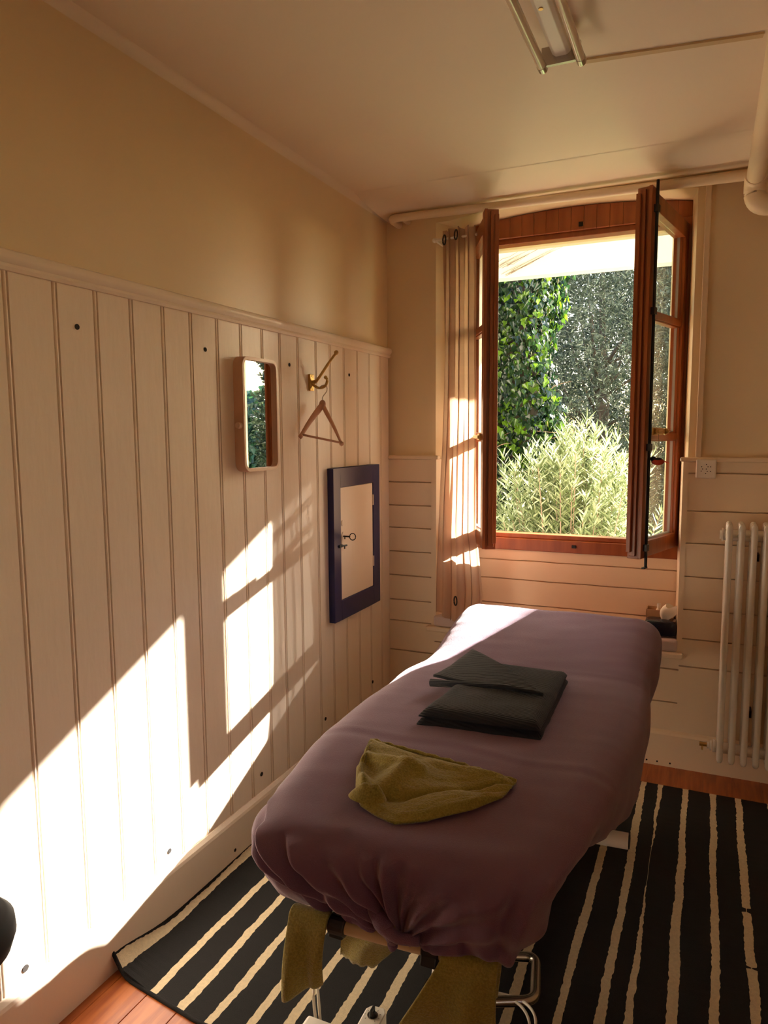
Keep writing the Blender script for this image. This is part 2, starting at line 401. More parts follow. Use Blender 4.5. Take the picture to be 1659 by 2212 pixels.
def sash(hx, hy, theta, sgn, wd):
    """sgn +1: hinge on the left, closed sash runs to +x. room side is local -y."""
    rz = -theta if sgn > 0 else theta
    root = empty('sash_pivot', (hx, hy, .99), rz, win)
    W = lambda a: a*sgn
    z0, z1h, z1f = 0, 1.455, 1.508
    t0, t1 = -.052, 0
    def bx(bm, xa, xb, ya, yb, za, zb):
        lo, hi = sorted((W(xa), W(xb))); return box(bm, (lo, ya, za), (hi, yb, zb))
    bm = NB()
    zt = lambda a: z1h+(z1f-z1h)*a/wd
    def vpost(a, b, ya=t0, yb=t1, drop=0):
        prism(bm, [(W(a), z0+drop), (W(b), z0+drop), (W(b), zt(b)-drop), (W(a), zt(a)-drop)], ya, yb, 'y')
    vpost(0, .058); vpost(wd-.058, wd)
    vpost(wd, wd+.012, t0+.014, t1-.012, .012); vpost(wd+.012, wd+.026, t0+.03, t1-.004, .03)
    vpost(wd-.03, wd+.016, t0-.014, t0, .004)
    prism(bm, [(W(.055), zt(.055)-.07), (W(wd-.055), zt(wd-.055)-.07), (W(wd-.055), zt(wd-.055)), (W(.055), zt(.055))], t0, t1, 'y')
    bx(bm, .055, wd-.055, t0, t1, 0, .068)
    for zc in (.512, 1.017):
        bx(bm, .055, wd-.055, t0+.006, t1-.012, zc-.014, zc+.014); bx(bm, .055, wd-.055, t0+.014, t1-.004, zc-.02, zc+.02)
    for xa in (.055, wd-.063): bx(bm, xa, xa+.008, t0+.012, t1-.004, .06, zt(.2)-.06)
    s = obj('sash', bm, 'wood', root, bevel=.002, local=True)
    # reparent the mesh directly under the window: the pivot is only a helper
    s.parent = win; s.matrix_local = wm(win).inverted() @ wm(root); WM[s.name] = wm(root)
    bpy.data.objects.remove(root)
    for za, zb in ((.068, .494), (.53, .999), (1.035, 1.40)):
        bm = NB(); prism(bm, [(W(.055), za), (W(wd-.055), za), (W(wd-.055), zb+.03*(zb > 1.3)), (W(.055), zb-.012*(zb > 1.3))], t0+.026, t0+.030, 'y')
        obj('pane', bm, 'glass', s, local=True)
        bm = NB()
        for xa, xb, a, b in ((.058, .064, za, zb), (wd-.064, wd-.058, za, zb), (.058, wd-.058, za, za+.006)):
            bx(bm, xa, xb, t0+.022, t0+.034, a, b)
        obj('glazing_seal', bm, mat_seal, s, local=True)
    for zc in (.15, 1.3):
        bm = NB(); lathe(bm, (W(-.004), -.055, zc), [(.007, -.035), (.007, .035)], 'z', 12); obj('hinge', bm, 'black', s, local=True, smooth=True, auto=40)
    return s
mat_seal = mat('grey_seal', srgb(168, 168, 164), .4)
thL, thR, WD = rad(62), rad(73), .475
sL = sash(.405, 3.618, thL, 1, WD)
sR = sash(1.345, 3.632, thR, -1, WD)
# espagnolette on the right sash
bm = NB(); xr = -(WD-.018); yr = -.052-.014-.008
tube(bm, [(xr, yr, -.035), (xr, yr, 1.53)], .0062, 10)
for zc in (.05, .47, 1.02, 1.42): box(bm, (xr-.016, yr-.008, zc-.014), (xr+.012, yr+.012, zc+.014))
box(bm, (xr-.03, yr-.006, -.037), (xr+.006, yr+.006, -.031))
obj('espagnolette_bolt', bm, 'black', sR, local=True, smooth=True, auto=40)
bm = NB(); hz = .535
prism(bm, [(xr-.004, hz-.016), (xr+.10, hz-.015), (xr+.115, hz-.010), (xr+.135, hz-.015), (xr+.158, hz-.012), (xr+.168, hz), (xr+.158, hz+.012), (xr+.135, hz+.015), (xr+.115, hz+.010), (xr+.10, hz+.015), (xr-.004, hz+.016)], yr-.016, yr-.008, 'y')
sphere(bm, (xr+.143, yr-.016, hz), .012); lathe(bm, (xr+.02, yr-.016, hz), [(.011, -.006), (.011, 0)], 'y')
box(bm, (xr+.045, yr-.019, hz-.007), (xr+.095, yr-.015, hz+.007))
obj('sash_handle', bm, 'brass', sR, local=True, bevel=.002, smooth=True, auto=40)
bm = NB(); box(bm, (WD-.075, -.075, .50), (WD-.03, -.052, .53)); box(bm, (WD-.14, -.082, .507), (WD-.03, -.072, .523)); obj('sash_latch', bm, 'brass', sL, local=True, bevel=.002)

w2 = tag(empty('fill_window', (XR+.06, -1.05, 1.5)), kind='structure')  # window added behind the camera to let in fill light
bm = NB()
for lo, hi in (((XR+.03, -1.3, 1.5), (XR+.09, -1.25, 2.4)), ((XR+.03, -.85, 1.5), (XR+.09, -.8, 2.4)), ((XR+.03, -1.25, 1.5), (XR+.09, -.85, 1.55)), ((XR+.03, -1.25, 2.35), (XR+.09, -.85, 2.4))): box(bm, lo, hi)
obj('window_frame', bm, 'wood', w2, bevel=.003)
obj('pane', B((XR+.058, -1.25, 1.55), (XR+.062, -.85, 2.35)), 'glass', w2)

# hanging bird on a thread from the sash handle
bpos = wm(sR) @ Vector((xr+.028, yr-.026, hz-.125))
bird = tag(empty('hanging_bird', bpos), 'small red and black toy bird hanging by a thread from the brass window handle', 'ornament')
bm = NB(); sphere(bm, bpos, .020, 1.3, .8, .75); obj('body', bm, 'birdr', bird, smooth=True)
bm = NB(); sphere(bm, bpos+Vector((-.018, 0, .011)), .012); sphere(bm, bpos+Vector((.0, 0, .008)), .0155, 1.2, .9, .6); obj('head', bm, 'black', bird, smooth=True)
bm = NB(); grid(bm, [[bpos+Vector((.025, -.004, .002)), bpos+Vector((.025, .004, .002))], [bpos+Vector((.045, -.009, -.006)), bpos+Vector((.045, .009, -.006))]]); obj('tail', bm, 'birdr', bird, solid=.004)
obj('thread', T([bpos+Vector((0, 0, .015)), bpos+Vector((0, 0, .115))], .0008, 6), 'string', bird)

# ============================================================ CURTAIN
bm = NB(); rows = []
NU, NV = 96, 70
for j in range(NV+1):
    v = j/NV; z = 2.485+(.60-2.485)*v
    row = []
    x0 = .305-.03*v+.012*math.sin(v*5); x1 = .472+.03*v+(.035*max(0, (v-.78)/.22)**.6 if v > .78 else 0)
    if v > .93: x1 -= .02*(v-.93)/.07
    for i in range(NU+1):
        u = i/NU
        yy = 3.375+.020*(1-v*.4)*math.sin(u*2*PI*3.3+.6*math.sin(v*3)) + .004*math.sin(u*70)*v + .01*nz(u*5, v*5, 2)
        yy += .06*(u**2)*(v > -1)*(-.6)*(1 if v < .8 else 1)
        xx = x0+(x1-x0)*u+.009*math.sin(u*2*PI*6.6+v*2)
        zz = z+(.006*math.sin(u*2*PI*4.2) if j < 2 else 0)
        if v > .9: zz += .02*math.sin(u*9+1)*(v-.9)/.1 - .012*u*0
        row.append((xx, yy, zz))
    rows.append(row)
grid(bm, rows)
cur = tag(obj('curtain', bm, 'curtain', smooth=True), 'sheer beige curtain with woven bands gathered at the left of the open window', 'curtain')
for c in ((.318, 3.372, 2.44), (.385, 3.345, 2.45), (.395, 3.33, .70)):
    bm = NB(); pts = [(c[0]+.018*math.cos(a)*.55, c[1]-.012-.008*math.cos(a), c[2]+.022*math.sin(a)) for a in (2*PI*k/18 for k in range(18))]
    tube(bm, pts, .0035, 8, closed=True); obj('eyelet', bm, mat_dark if 0 else 'black', cur, smooth=True)
rod = tag(empty('curtain_rod', (.36, 3.37, 2.45)), 'thin white curtain rod across the window niche behind the curtain top', 'curtain rod')
obj('rod', T([(.262, 3.378, 2.447), (.48, 3.36, 2.447)], .006, 12), 'plastic', rod, smooth=True, auto=50)
bm = NB(); sphere(bm, (.262, 3.378, 2.447), .011); obj('finial', bm, 'plastic', rod, smooth=True)
bm = NB(); box(bm, (.268, 3.378, 2.437), (.28, 3.47, 2.457)); obj('bracket', bm, 'plastic', rod, bevel=.002)

# ============================================================ PIPES
def bend(pts, r=.05, n=6):
    P = [Vector(p) for p in pts]; out = [P[0]]
    for i in range(1, len(P)-1):
        a = (P[i-1]-P[i]).normalized(); b = (P[i+1]-P[i]).normalized()
        A = P[i]+a*r; Bq = P[i]+b*r
        for k in range(n+1):
            t = k/n; out.append((1-t)**2*A+2*t*(1-t)*P[i]+t*t*Bq)
    out.append(P[-1]); return out
p = obj('heating_pipe', T(bend([(.055, 3.44, 2.556), (.055, 3.31, 2.556), (1.75, 3.31, 2.528)]), .0185, 16), 'pipe', smooth=True, auto=60)
tag(p, 'cream painted heating pipe running under the ceiling, nearer the room of the pair', 'pipe')
p = obj('heating_pipe', T(bend([(.105, 3.44, 2.566), (.105, 3.36, 2.566), (1.80, 3.36, 2.556)], .03), .015, 16), 'pipe', smooth=True, auto=60)
tag(p, 'cream painted pipe running close to the wall above the window, behind its twin', 'pipe')
for xx, yy, rr, zz, lab, end in ((1.632, 3.27, .040, 2.50, 'thick cream pipe along the ceiling, the left one of the pair, bending above the radiator', 2.40),
                            (1.735, 3.33, .028, 2.50, 'cream pipe along the ceiling at the right edge, next to the thicker one', 2.43)):
    t_ = empty('ceiling_pipe', (xx, yy, zz)); tag(t_, lab, 'pipe')
    obj('pipe_run', T([(xx, YF, zz), (xx, yy-.02, zz)], rr*.82, 20), 'pipe', t_, smooth=True, auto=60)
    obj('elbow', T(bend([(xx, yy-.03, zz), (xx, yy, zz-.005), (xx, yy, end), (xx+1.2, yy, end-.02)], .055, 8), rr, 20), 'pipe', t_, smooth=True, auto=60)
bm = NB(); bx_ = [Vector((1.128, 2.269, 2.5995)), Vector((1.598, 2.331, 2.5995))]
dv = Vector((-.062, .47, 0)).normalized()*.011
prism(bm, [((bx_[0]-dv).x, (bx_[0]-dv).y), ((bx_[1]-dv).x, (bx_[1]-dv).y), ((bx_[1]+dv).x, (bx_[1]+dv).y), ((bx_[0]+dv).x, (bx_[0]+dv).y)], 2.594, 2.60)
tag(obj('cable_duct', bm, mat('duct_paint', srgb(206, 182, 140), .6)), 'flat painted cable duct on the ceiling between lamp and thick pipe', 'cable duct')

# ============================================================ FLUORESCENT LAMP
lamp = tag(empty('ceiling_lamp', (1.09, 1.6, 2.6)), 'white fluorescent batten lamp with two bare tubes on the ceiling, unlit', 'lamp')
bm = NB(); prism(bm, [(1.068, 2.6), (1.072, 2.553), (1.082, 2.545), (1.112, 2.545), (1.122, 2.553), (1.126, 2.6)], .85, 2.135, 'y')
obj('housing', bm, 'white', lamp, bevel=.002)
for i, xx in enumerate((1.043, 1.148)):
    obj('lamp_tube', T([(xx, .87, 2.530), (xx, 2.10, 2.530)], .0125, 16), mat('lamp_glass%d' % i, srgb(214, 200, 176), .15, coat=.5), lamp, smooth=True, auto=60)
    for ya, yb in ((2.10, 2.125), (.85, .872)):
        bm = NB(); tube(bm, [(xx, ya, 2.530), (xx, yb, 2.530)], .0135, 16)
        box(bm, (min(xx, 1.09), ya+.002, 2.527), (max(xx, 1.09), ya+.014, 2.575)); obj('tube_holder', bm, 'steel', lamp, smooth=True, auto=40)
bm = NB()
bm.free()
for yy in (1.72, 1.86): bm = NB(); lathe(bm, (1.092, yy, 2.543), [(.006, 0), (.006, .003)], 'z', 12); obj('screw', bm, 'brass', lamp)

# ============================================================ RADIATOR
rd = tag(empty('radiator', (1.9, 3.30, .1)), 'white enamel column radiator on the back wall right of the window', 'radiator')
for k in range(13):
    xx = 1.597+.0455*k; bm = NB()
    for yy in (3.235, 3.29, 3.345):
        pts = [(xx, yy, .128), (xx, yy, .130), (xx, yy, .136), (xx, yy, .145), (xx, yy, .16), (xx, yy, 1.11), (xx, yy, 1.130), (xx, yy, 1.139), (xx, yy, 1.145), (xx, yy, 1.147)]
        tube(bm, pts, [.004, .008, .0115, .0128, .0128, .0128, .0128, .0115, .008, .004], 16)
    for zz in (.175, 1.095): tube(bm, [(xx, 3.235, zz), (xx, 3.345, zz)], .014, 12)
    obj('radiator_column', bm, 'radw', rd, smooth=True, auto=60)
for zz in (.175, 1.095): obj('header_tube', T([(1.575, 3.29, zz), (2.17, 3.29, zz)], .024, 18), 'radw', rd, smooth=True, auto=60)
bm = NB()
for a, r in ((1.562, .018), (1.569, .028), (1.578, .024)): tube(bm, [(a, 3.27, 1.098), (a+.006, 3.27, 1.098)], r, 20)
obj('end_plug', bm, 'radw', rd, smooth=True, auto=40)
bm = NB()
for a, r in ((1.548, .014), (1.558, .022), (1.57, .027)): tube(bm, [(a, 3.27, .185), (a+.008, 3.27, .185)], r, 20)
obj('end_plug', bm, 'radw', rd, smooth=True, auto=40)
bm = NB(); tube(bm, [(1.518, 3.27, .185), (1.55, 3.27, .185)], .009, 12); tube(bm, [(1.53, 3.27, .185), (1.53, 3.255, .165)], .004, 8)
obj('drain_valve', bm, 'brass', rd, smooth=True, auto=40)
for xx in (1.705, 2.0):
    for zz in (.3, .98): obj('wall_bracket', B((xx-.012, 3.35, zz), (xx+.012, 3.41, zz+.03)), 'black', rd)

# ============================================================ SOCKET
so_ = tag(empty('power_socket', (1.499, D, 1.36)), 'white square triple power socket on the boarding right of the window', 'power socket')
obj('cover', B((1.459, D-.024, 1.322), (1.539, D+.002, 1.404)), 'plastic', so_, bevel=.006, seg=3)
bm = NB(); sx, sz = 1.499, 1.363; u = .00205/1.0
for px_, py_ in ((830, 527), (795, 545), (842, 545), (862, 545), (803, 563), (830, 563), (793, 580), (838, 582), (862, 582), (827, 600)):
    lathe(bm, (sx+(px_-828)*.00053, D-.0245, sz-(py_-563)*.00053), [(.0022, 0), (.0022, .003)], 'y', 10)
obj('pin_hole', bm, 'hole', so_)

# ============================================================ MIRROR
mir = tag(empty('wall_mirror', (0, 2.2, 1.59)), 'narrow wall mirror with deep rounded beech frame on the panelled left wall', 'mirror')
def rrect(y0, y1, z0, z1, r, n=6):
    out = []
    for cy, cz, a0 in ((y1-r, z0+r, -PI/2), (y1-r, z1-r, 0), (y0+r, z1-r, PI/2), (y0+r, z0+r, PI)):
        for k in range(n+1): a = a0+PI/2*k/n; out.append((cy+r*math.cos(a), cz+r*math.sin(a)))
    return out
def frame_ring(bm, o, i, xa, xb):
    n = len(o); L = [[bm.verts.new((xx, *p)) for p in q] for q, xx in ((o, xa), (o, xb), (i, xb), (i, xa))]
    for s in range(4):
        A, D_ = L[s], L[(s+1) % 4]
        for k in range(n): bm.faces.new((A[k], A[(k+1) % n], D_[(k+1) % n], D_[k]))
bm = NB(); y0, y1, z0, z1 = 2.082, 2.306, 1.393, 1.793
frame_ring(bm, rrect(y0, y1, z0, z1, .034), rrect(y0+.012, y1-.012, z0+.012, z1-.012, .024), .0, .038)
obj('mirror_frame', bm, 'mirw', mir, smooth=True, auto=35)
bm = NB(); frame_ring(bm, rrect(y0+.001, y1-.001, z0+.001, z1-.001, .034), rrect(y0+.011, y1-.011, z0+.011, z1-.011, .024), .038, .0395)
obj('edge_band', bm, mat('pale_edge', srgb(226, 196, 170), .35), mir, smooth=True, auto=35)
bm = NB(); prism(bm, rrect(y0+.011, y1-.011, z0+.011, z1-.011, .024), .004, .027, 'x')
for v_ in bm.verts:
    if v_.co.x > .02: v_.co.x += .0012-.0045*(v_.co.y-y0-.011)
obj('mirror_glass', bm, 'mirror', mir)
bm = NB(); tube(bm, [(.024, 2.086, 1.555), (.024, 2.066, 1.555)], .011, 16); obj('side_knob', bm, mat('knob_beech', srgb(220, 186, 156), .4), mir, smooth=True, auto=40, bevel=.002)

# ============================================================ COAT HOOK + HANGER
hk = tag(empty('coat_hook', (0, 2.61, 1.735)), 'brass coat hook with long upper arm screwed to the left wall', 'coat hook')
obj('back_plate', B((0, 2.595, 1.700), (.010, 2.628, 1.768)), 'brass', hk, bevel=.003)
bm = NB(); tube(bm, smooth_path([(.008, 2.612, 1.735), (.03, 2.62, 1.745), (.075, 2.64, 1.815), (.102, 2.648, 1.850)], 6), [.008]*6+[.006]*6+[.0055]*7, 12)
sphere(bm, (.104, 2.649, 1.854), .0095); obj('upper_arm', bm, 'brass', hk, smooth=True)
bm = NB(); tube(bm, smooth_path([(.01, 2.612, 1.728), (.035, 2.618, 1.712), (.062, 2.624, 1.718), (.072, 2.627, 1.742), (.066, 2.626, 1.752)], 6), .0055, 12)
sphere(bm, (.065, 2.626, 1.754), .0075); obj('lower_arm', bm, 'brass', hk, smooth=True)
for zz in (1.708, 1.760): bm = NB(); lathe(bm, (.010, 2.612, zz), [(.005, 0), (.004, .002)], 'x', 12); obj('screw', bm, 'brass', hk)
hc = Vector((.052, 2.62, 1.645))
hang = tag(empty('coat_hanger', hc), 'pale wooden coat hanger with bottom bar hanging from the brass hook', 'coat hanger')
eL = Vector((.02, 2.495, 1.516)); eR = Vector((.135, 2.625, 1.484))
bm = NB()
rowsn = 14
for e, nn in ((eL, 1), (eR, 1)):
    pts = []
    for k in range(rowsn+1):
        t = k/rowsn; q = hc.lerp(e, t); q.z = hc.z+(e.z-hc.z)*(t**.9) + .010*math.sin(t*PI)
        pts.append(q)
    side = (e-hc); side.z = 0; side.normalize(); nrm = Vector((-side.y, side.x, 0))
    rws = []
    for k, q in enumerate(pts):
        t = k/rowsn; hh = .021-.009*t; th = .007
        rws.append([q+nrm*th*math.cos(a)+Vector((0, 0, 1))*hh*math.sin(a) for a in (2*PI*i/12 for i in range(12))])
    grid(bm, rws, closed=True)
    sphere(bm, pts[-1], .0095)
sphere(bm, hc, .014, 1, 1, 1.3); obj('hanger_body', bm, 'hangw', hang, smooth=True)
obj('trouser_bar', T([eL+Vector((.003, .003, .006)), eR+Vector((-.003, -.003, .004))], .0045, 10), 'hangw', hang, smooth=True)
obj('wire_hook', T(smooth_path([hc+Vector((0, 0, .01)), (.053, 2.621, 1.675), (.066, 2.633, 1.700), (.064, 2.630, 1.722), (.050, 2.619, 1.7205), (.040, 2.611, 1.708)], 6), .0018, 8), 'steel', hang, smooth=True)

# ============================================================ BLUE FRAMED CUPBOARD
cb = tag(empty('wall_cupboard', (0, 3.0, 1.03)), 'small cream cupboard door in a navy blue frame low on the left wall', 'cupboard')
bm = NB(); y0, y1, z0, z1 = 2.745, 3.226, .690, 1.374; iy0, iy1, iz0, iz1 = 2.811, 3.152, .780, 1.288
for lo, hi in (((0, y0, z0), (.03, iy0, z1)), ((0, iy1, z0), (.03, y1, z1)), ((0, iy0, z0), (.03, iy1, iz0)), ((0, iy0, iz1), (.03, iy1, z1))): box(bm, lo, hi)
bmesh.ops.remove_doubles(bm, verts=bm.verts[:], dist=1e-5)
obj('door_frame', bm, 'navy', cb, bevel=.0015)
dr = obj('door', B((.0, iy0+.0015, iz0+.0015), (.026, iy1-.0015, iz1-.0015)), 'panel', cb, bevel=.001)
for zz in (1.205, .905): obj('hinge', T([(.028, iy1, zz-.025), (.028, iy1, zz+.025)], .004, 10), 'panel', cb, smooth=True, auto=40)
bm = NB(); lathe(bm, (.026, 2.832, 1.128), [(.013, 0), (.012, .003), (.006, .004)], 'x', 18); obj('keyhole_cover', bm, 'panel', dr, smooth=True, auto=40)
bm = NB(); prism(bm, [(2.822, 1.02), (2.846, 1.02), (2.848, 1.075), (2.834, 1.088), (2.82, 1.075)], .026, .029, 'x'); obj('escutcheon', bm, 'panel', dr)
bm = NB(); tube(bm, [(.026, 2.835, 1.068), (.062, 2.835, 1.068)], .0035, 10); box(bm, (.034, 2.833, 1.055), (.038, 2.837, 1.068))
pts = [(.062+.013+.013*math.cos(a), 2.835+.004*math.cos(a), 1.068+.015*math.sin(a)) for a in (2*PI*k/16 for k in range(16))]
tube(bm, pts, .0022, 8, closed=True); obj('key', bm, 'black', dr, smooth=True, auto=50)
bm = NB(); box(bm, (.03, 2.785, 1.022), (.036, 2.815, 1.034)); tube(bm, [(.034, 2.80, 1.028), (.044, 2.838, 1.028)], .004, 8); tube(bm, [(.036, 2.832, 1.028), (.036, 2.832, 1.012)], .003, 8)
obj('turn_latch', bm, 'black', cb)

# ============================================================ THINGS ON THE SILL
bm = NB(); prism(bm, [(.252, 3.385), (1.413, 3.385), (1.400, 3.60), (.335, 3.60)], .541, .598)
tag(obj('sill_cushion', bm, 'pad', bevel=.012, seg=3), 'flat pale pink seat cushion lying along the low window sill', 'cushion')
tb = tag(empty('tissue_box', (1.345, 3.45, .599)), 'dark blue shiny soft pack of tissues on the right end of the sill cushion', 'tissue box')
bm = NB(); rows = []
for k, (h, s) in enumerate(((.0, .9), (.012, 1), (.05, 1.0), (.068, .93), (.075, .78))):
    hw, hd = .072*s, .052*s; rows.append([(1.338+hw*x_+.003*nz(x_*3, y_*3, k), 3.452+hd*y_, .599+h) for x_, y_ in [(-1, -.8), (-.8, -1), (-.3, -1), (.3, -1), (.8, -1), (1, -.8), (1, 0), (1, .8), (.8, 1), (0, 1), (-.8, 1), (-1, .8), (-1, 0)]])
grid(bm, rows, closed=True); bm.verts.ensure_lookup_table(); bm.faces.new(bm.verts[-13:]); bm.faces.new(bm.verts[:13])
obj('wrapper', bm, 'foil', tb, smooth=True, sub=2)
bm = NB(); rows = []
for j in range(9):
    t = j/8; rows.append([(1.352+.035*t+(.012+.03*math.sin(t*2.4))*math.cos(a), 3.452+(.006+.012*math.sin(t*2.4))*math.sin(a)+.004*math.sin(3*a), .668+.068*t+.010*math.sin(a*2+t*3)*t) for a in (PI*2*i/14 for i in range(14))])
grid(bm, rows, closed=True); obj('tissue', bm, 'paper', tb, smooth=True, sub=1)
tr = tag(empty('cardboard_tray', (1.335, 3.555, .599)), 'small open cardboard tray on the sill behind the dark tissue pack', 'tray')
bm = NB(); x0, x1, y0, y1, z0, z1 = 1.268, 1.392, 3.515, 3.594, .600, .697
for lo, hi in (((x0, y0, z0), (x1, y1, z0+.003)), ((x0, y0, z0), (x1, y0+.003, z1)), ((x0, y1-.003, z0), (x1, y1, z1)), ((x0, y0, z0), (x0+.003, y1, z1)), ((x1-.003, y0, z0), (x1, y1, z1))): box(bm, lo, hi)
obj('tray_walls', bm, 'card', tr)
bt = tag(empty('small_bottle', (1.322, 3.545, .603)), 'little white bottle standing in the cardboard tray on the sill', 'bottle')
bm = NB(); lathe(bm, (1.322, 3.545, .604), [(.013, 0), (.014, .004), (.014, .085), (.008, .098)], 'z', 18); obj('bottle_body', bm, 'paper', bt, smooth=True, auto=50)
bm = NB(); lathe(bm, (1.322, 3.545, .702), [(.009, 0), (.009, .02)], 'z', 16); obj('bottle_cap', bm, 'plastic', bt, smooth=True, auto=40)

# ============================================================ RUG
ST = [.035, .17, .275, .378, .48, .572, .678, .773, .87, .965, 1.075, 1.203, 1.305, 1.37, 1.472, 1.576, 1.672, 1.79, 1.90, 2.0, 2.1, 2.2]
HW = [.0125]*len(ST); RX0, RX1, RY0, RY1 = .006, 2.26, 1.392, 3.19
def rug_near(x): return 1.415-.05*min(x/.35, 1)+(-.0*x)
def lift(x, y):
    e = math.exp(-((y-1.40)/.16)**2)
    return .006+.050*math.exp(-(x/.045)**2)*e+.014*math.exp(-(x/.035)**2)+.010*math.exp(-((y-1.37)/.02)**2)*math.exp(-(x/.2)**2)
bm = NB(); NR = 420
cols = [RX0]
for s in ST: cols += [s-.0125, s+.0125]
cols.append(RX1)
rows = []
for j in range(NR+1):
    row = []
    for ci, c in enumerate(cols):
        ynear = rug_near(c); y = ynear+(RY1-ynear)*j/NR
        x = c
        if 0 < ci < len(cols)-1:
            k = (ci-1)//2; side = -1 if (ci-1) % 2 == 0 else 1
            wob = .007*nz(y*2.1, k*7.3)+.004*nz(y*7, k*3.1)
            edge = .0028*nz(y*38, ci*5.7)+.0022*nz(y*95, ci*2.3)
            hw = .0125+.0035*nz(y*3, k*9.1, 4)
            if k == 13: hw = .0105*max(0.04, abs(1-2*min(1, max(0, (3.2-y)/1.3)))) if y > 1.9 else .0095
            x = ST[k]+wob+(side*(hw)+edge if hw > .002 else side*.0006)
            if k == 16 and (abs(y-2.42) < .012 or abs(y-2.15) < .004): x = ST[k]+wob+side*.0012
        row.append((x, y, lift(x, y)+.0006*nz(x*60, y*60)))
    rows.append(row)
R = [[bm.verts.new(q) for q in r] for r in rows]
for j in range(NR):
    for c in range(len(cols)-1):
        f = bm.faces.new((R[j][c], R[j][c+1], R[j+1][c+1], R[j+1][c])); f.material_index = 1 if c % 2 == 1 else 0
# skirt down to floor
def skirt(line):
    low = [bm.verts.new((v.co.x, v.co.y, max(.0005, v.co.z-.012))) for v in line]
    for i in range(len(line)-1): bm.faces.new((line[i], line[i+1], low[i+1], low[i]))
skirt(R[0]); skirt(R[-1]); skirt([r[0] for r in R]); skirt([r[-1] for r in R])
rug = tag(obj('rug', bm, ['rugd', 'rugl']), 'black rug with wavy thin cream stripes lying under the massage table', 'rug')
bm = NB(); n = 60
tube(bm, [(RX0+(1.6-RX0)*(k/n)**1.5, rug_near(RX0+(1.6-RX0)*(k/n)**1.5)-.002, lift(RX0+(1.6-RX0)*(k/n)**1.5, rug_near(RX0))-.001+.0) for k in range(n+1)], .0055, 8)
tube(bm, [(RX0+.002, 1.41+.03*k, lift(RX0, 1.41+.03*k)) for k in range(58)], .0055, 8)
obj('rug_binding', bm, 'rugd', rug, smooth=True)

# ============================================================ MASSAGE TABLE + SHEET
def smst(a, b, x):
    t = min(1, max(0, (x-a)/(b-a))); return t*t*(3-2*t)
def htop(x, y):
    z = .675
    z -= .022*smst(1.78, 1.35, y)*1.0
    z += .10*min(1, max(0, (y-2.52)/.50))
    z += .004*nz(x*4, y*4, 1)+.0022*nz(x*5+y*7, y*16-x*5, 2)
    z += .0018*math.exp(-((y-1.80-.03*nz(x*5, 2))/.014)**2)-.002*math.exp(-((y-1.77-.03*nz(x*5, 2))/.016)**2)
    z += .0015*math.exp(-((y-2.53-.02*nz(x*5, 5))/.015)**2)
    return z
tbl = tag(empty('massage_table', (.93, 2.2, 0)), 'height-adjustable massage table with white steel base under the mauve sheet', 'massage table')
def slab(bm, x0, x1, y0, y1, th, n=6):
    rows = []
    for k in range(n+1):
        y = y0+(y1-y0)*k/n; zt = .672-.022*smst(1.78, 1.35, y)+.10*min(1, max(0, (y-2.52)/.50))-.014
        rows.append([(x0, y, zt), (x1, y, zt), (x1, y, zt-th), (x0, y, zt-th)])
    grid(bm, rows, closed=True); bm.verts.ensure_lookup_table(); bm.faces.new(bm.verts[-4:]); bm.faces.new(bm.verts[-4*(n+1):][:4])
for nm, a, b in (('foot_cushion', 1.42, 1.76), ('middle_cushion', 1.775, 2.50), ('head_cushion', 2.54, 3.01)):
    bm = NB(); slab(bm, .63, 1.17 if a < 1.5 else 1.24, a, b, .06); obj(nm, bm, 'leather', tbl, bevel=.015, seg=3)
bm = NB()
for xx in (.72, 1.13): box(bm, (xx-.02, 1.62, .555), (xx+.02, 2.9, .595))
for yy in (1.65, 2.1, 2.7): box(bm, (.72, yy-.02, .555), (1.13, yy+.02, .595))
obj('steel_frame', bm, 'white', tbl, bevel=.004)
bm = NB(); tube(bm, [(1.13, 1.885, .448), (1.350, 1.90, .448)], .021, 18)
obj('side_tube', bm, 'white', tbl, smooth=True, auto=40)
bm = NB(); box(bm, (1.12, 1.87, .45), (1.145, 1.91, .56)); obj('tube_bracket', bm, 'white', tbl)
bm = NB(); tube(bm, [(1.3505, 1.90, .448), (1.354, 1.90, .448)], .019, 18); obj('tube_plug', bm, 'black', tbl, smooth=True, auto=40)
bm = NB(); tube(bm, [(.968, 1.50, .03), (.968, 1.50, .20)], .036, 24); tube(bm, [(.968, 1.50, .20), (.968, 1.66, .56)], .026, 24); 
obj('lifting_column', bm, 'white', tbl, smooth=True, auto=40)
obj('lifting_column', T([(.968, 2.45, .03), (.968, 2.45, .56)], .034, 24), 'white', tbl, smooth=True, auto=40)
bm = NB(); tube(bm, [(.968, 1.50, .17), (.968, 1.50, .205)], .042, 24); obj('column_collar', bm, 'steel', tbl, smooth=True, auto=40)
bm = NB(); box(bm, (.645, .95, .045), (.785, 1.425, .085)); box(bm, (.74, 1.20, .045), (1.20, 1.40, .09)); box(bm, (.72, 2.40, .03), (1.10, 2.52, .08)); box(bm, (.93, 1.38, .045), (1.01, 2.45, .085))
obj('base_plate', bm, 'white', tbl, bevel=.008, seg=3)
for xx, yy in ((.70, 1.0), (1.15, 1.3), (.76, 2.46), (1.06, 2.46)): bm = NB(); lathe(bm, (xx, yy, .008), [(.022, 0), (.024, .01), (.018, .04)], 'z', 16); obj('rubber_foot', bm, 'black', tbl, smooth=True, auto=40)
pts = bend([(1.0, 1.735, .13), (1.135, 1.79, .13), (1.165, 1.64, .13), (1.0, 1.56, .13)], .03, 8)
obj('foot_lever', T(pts, .0125, 14), 'steel', tbl, smooth=True, auto=60)
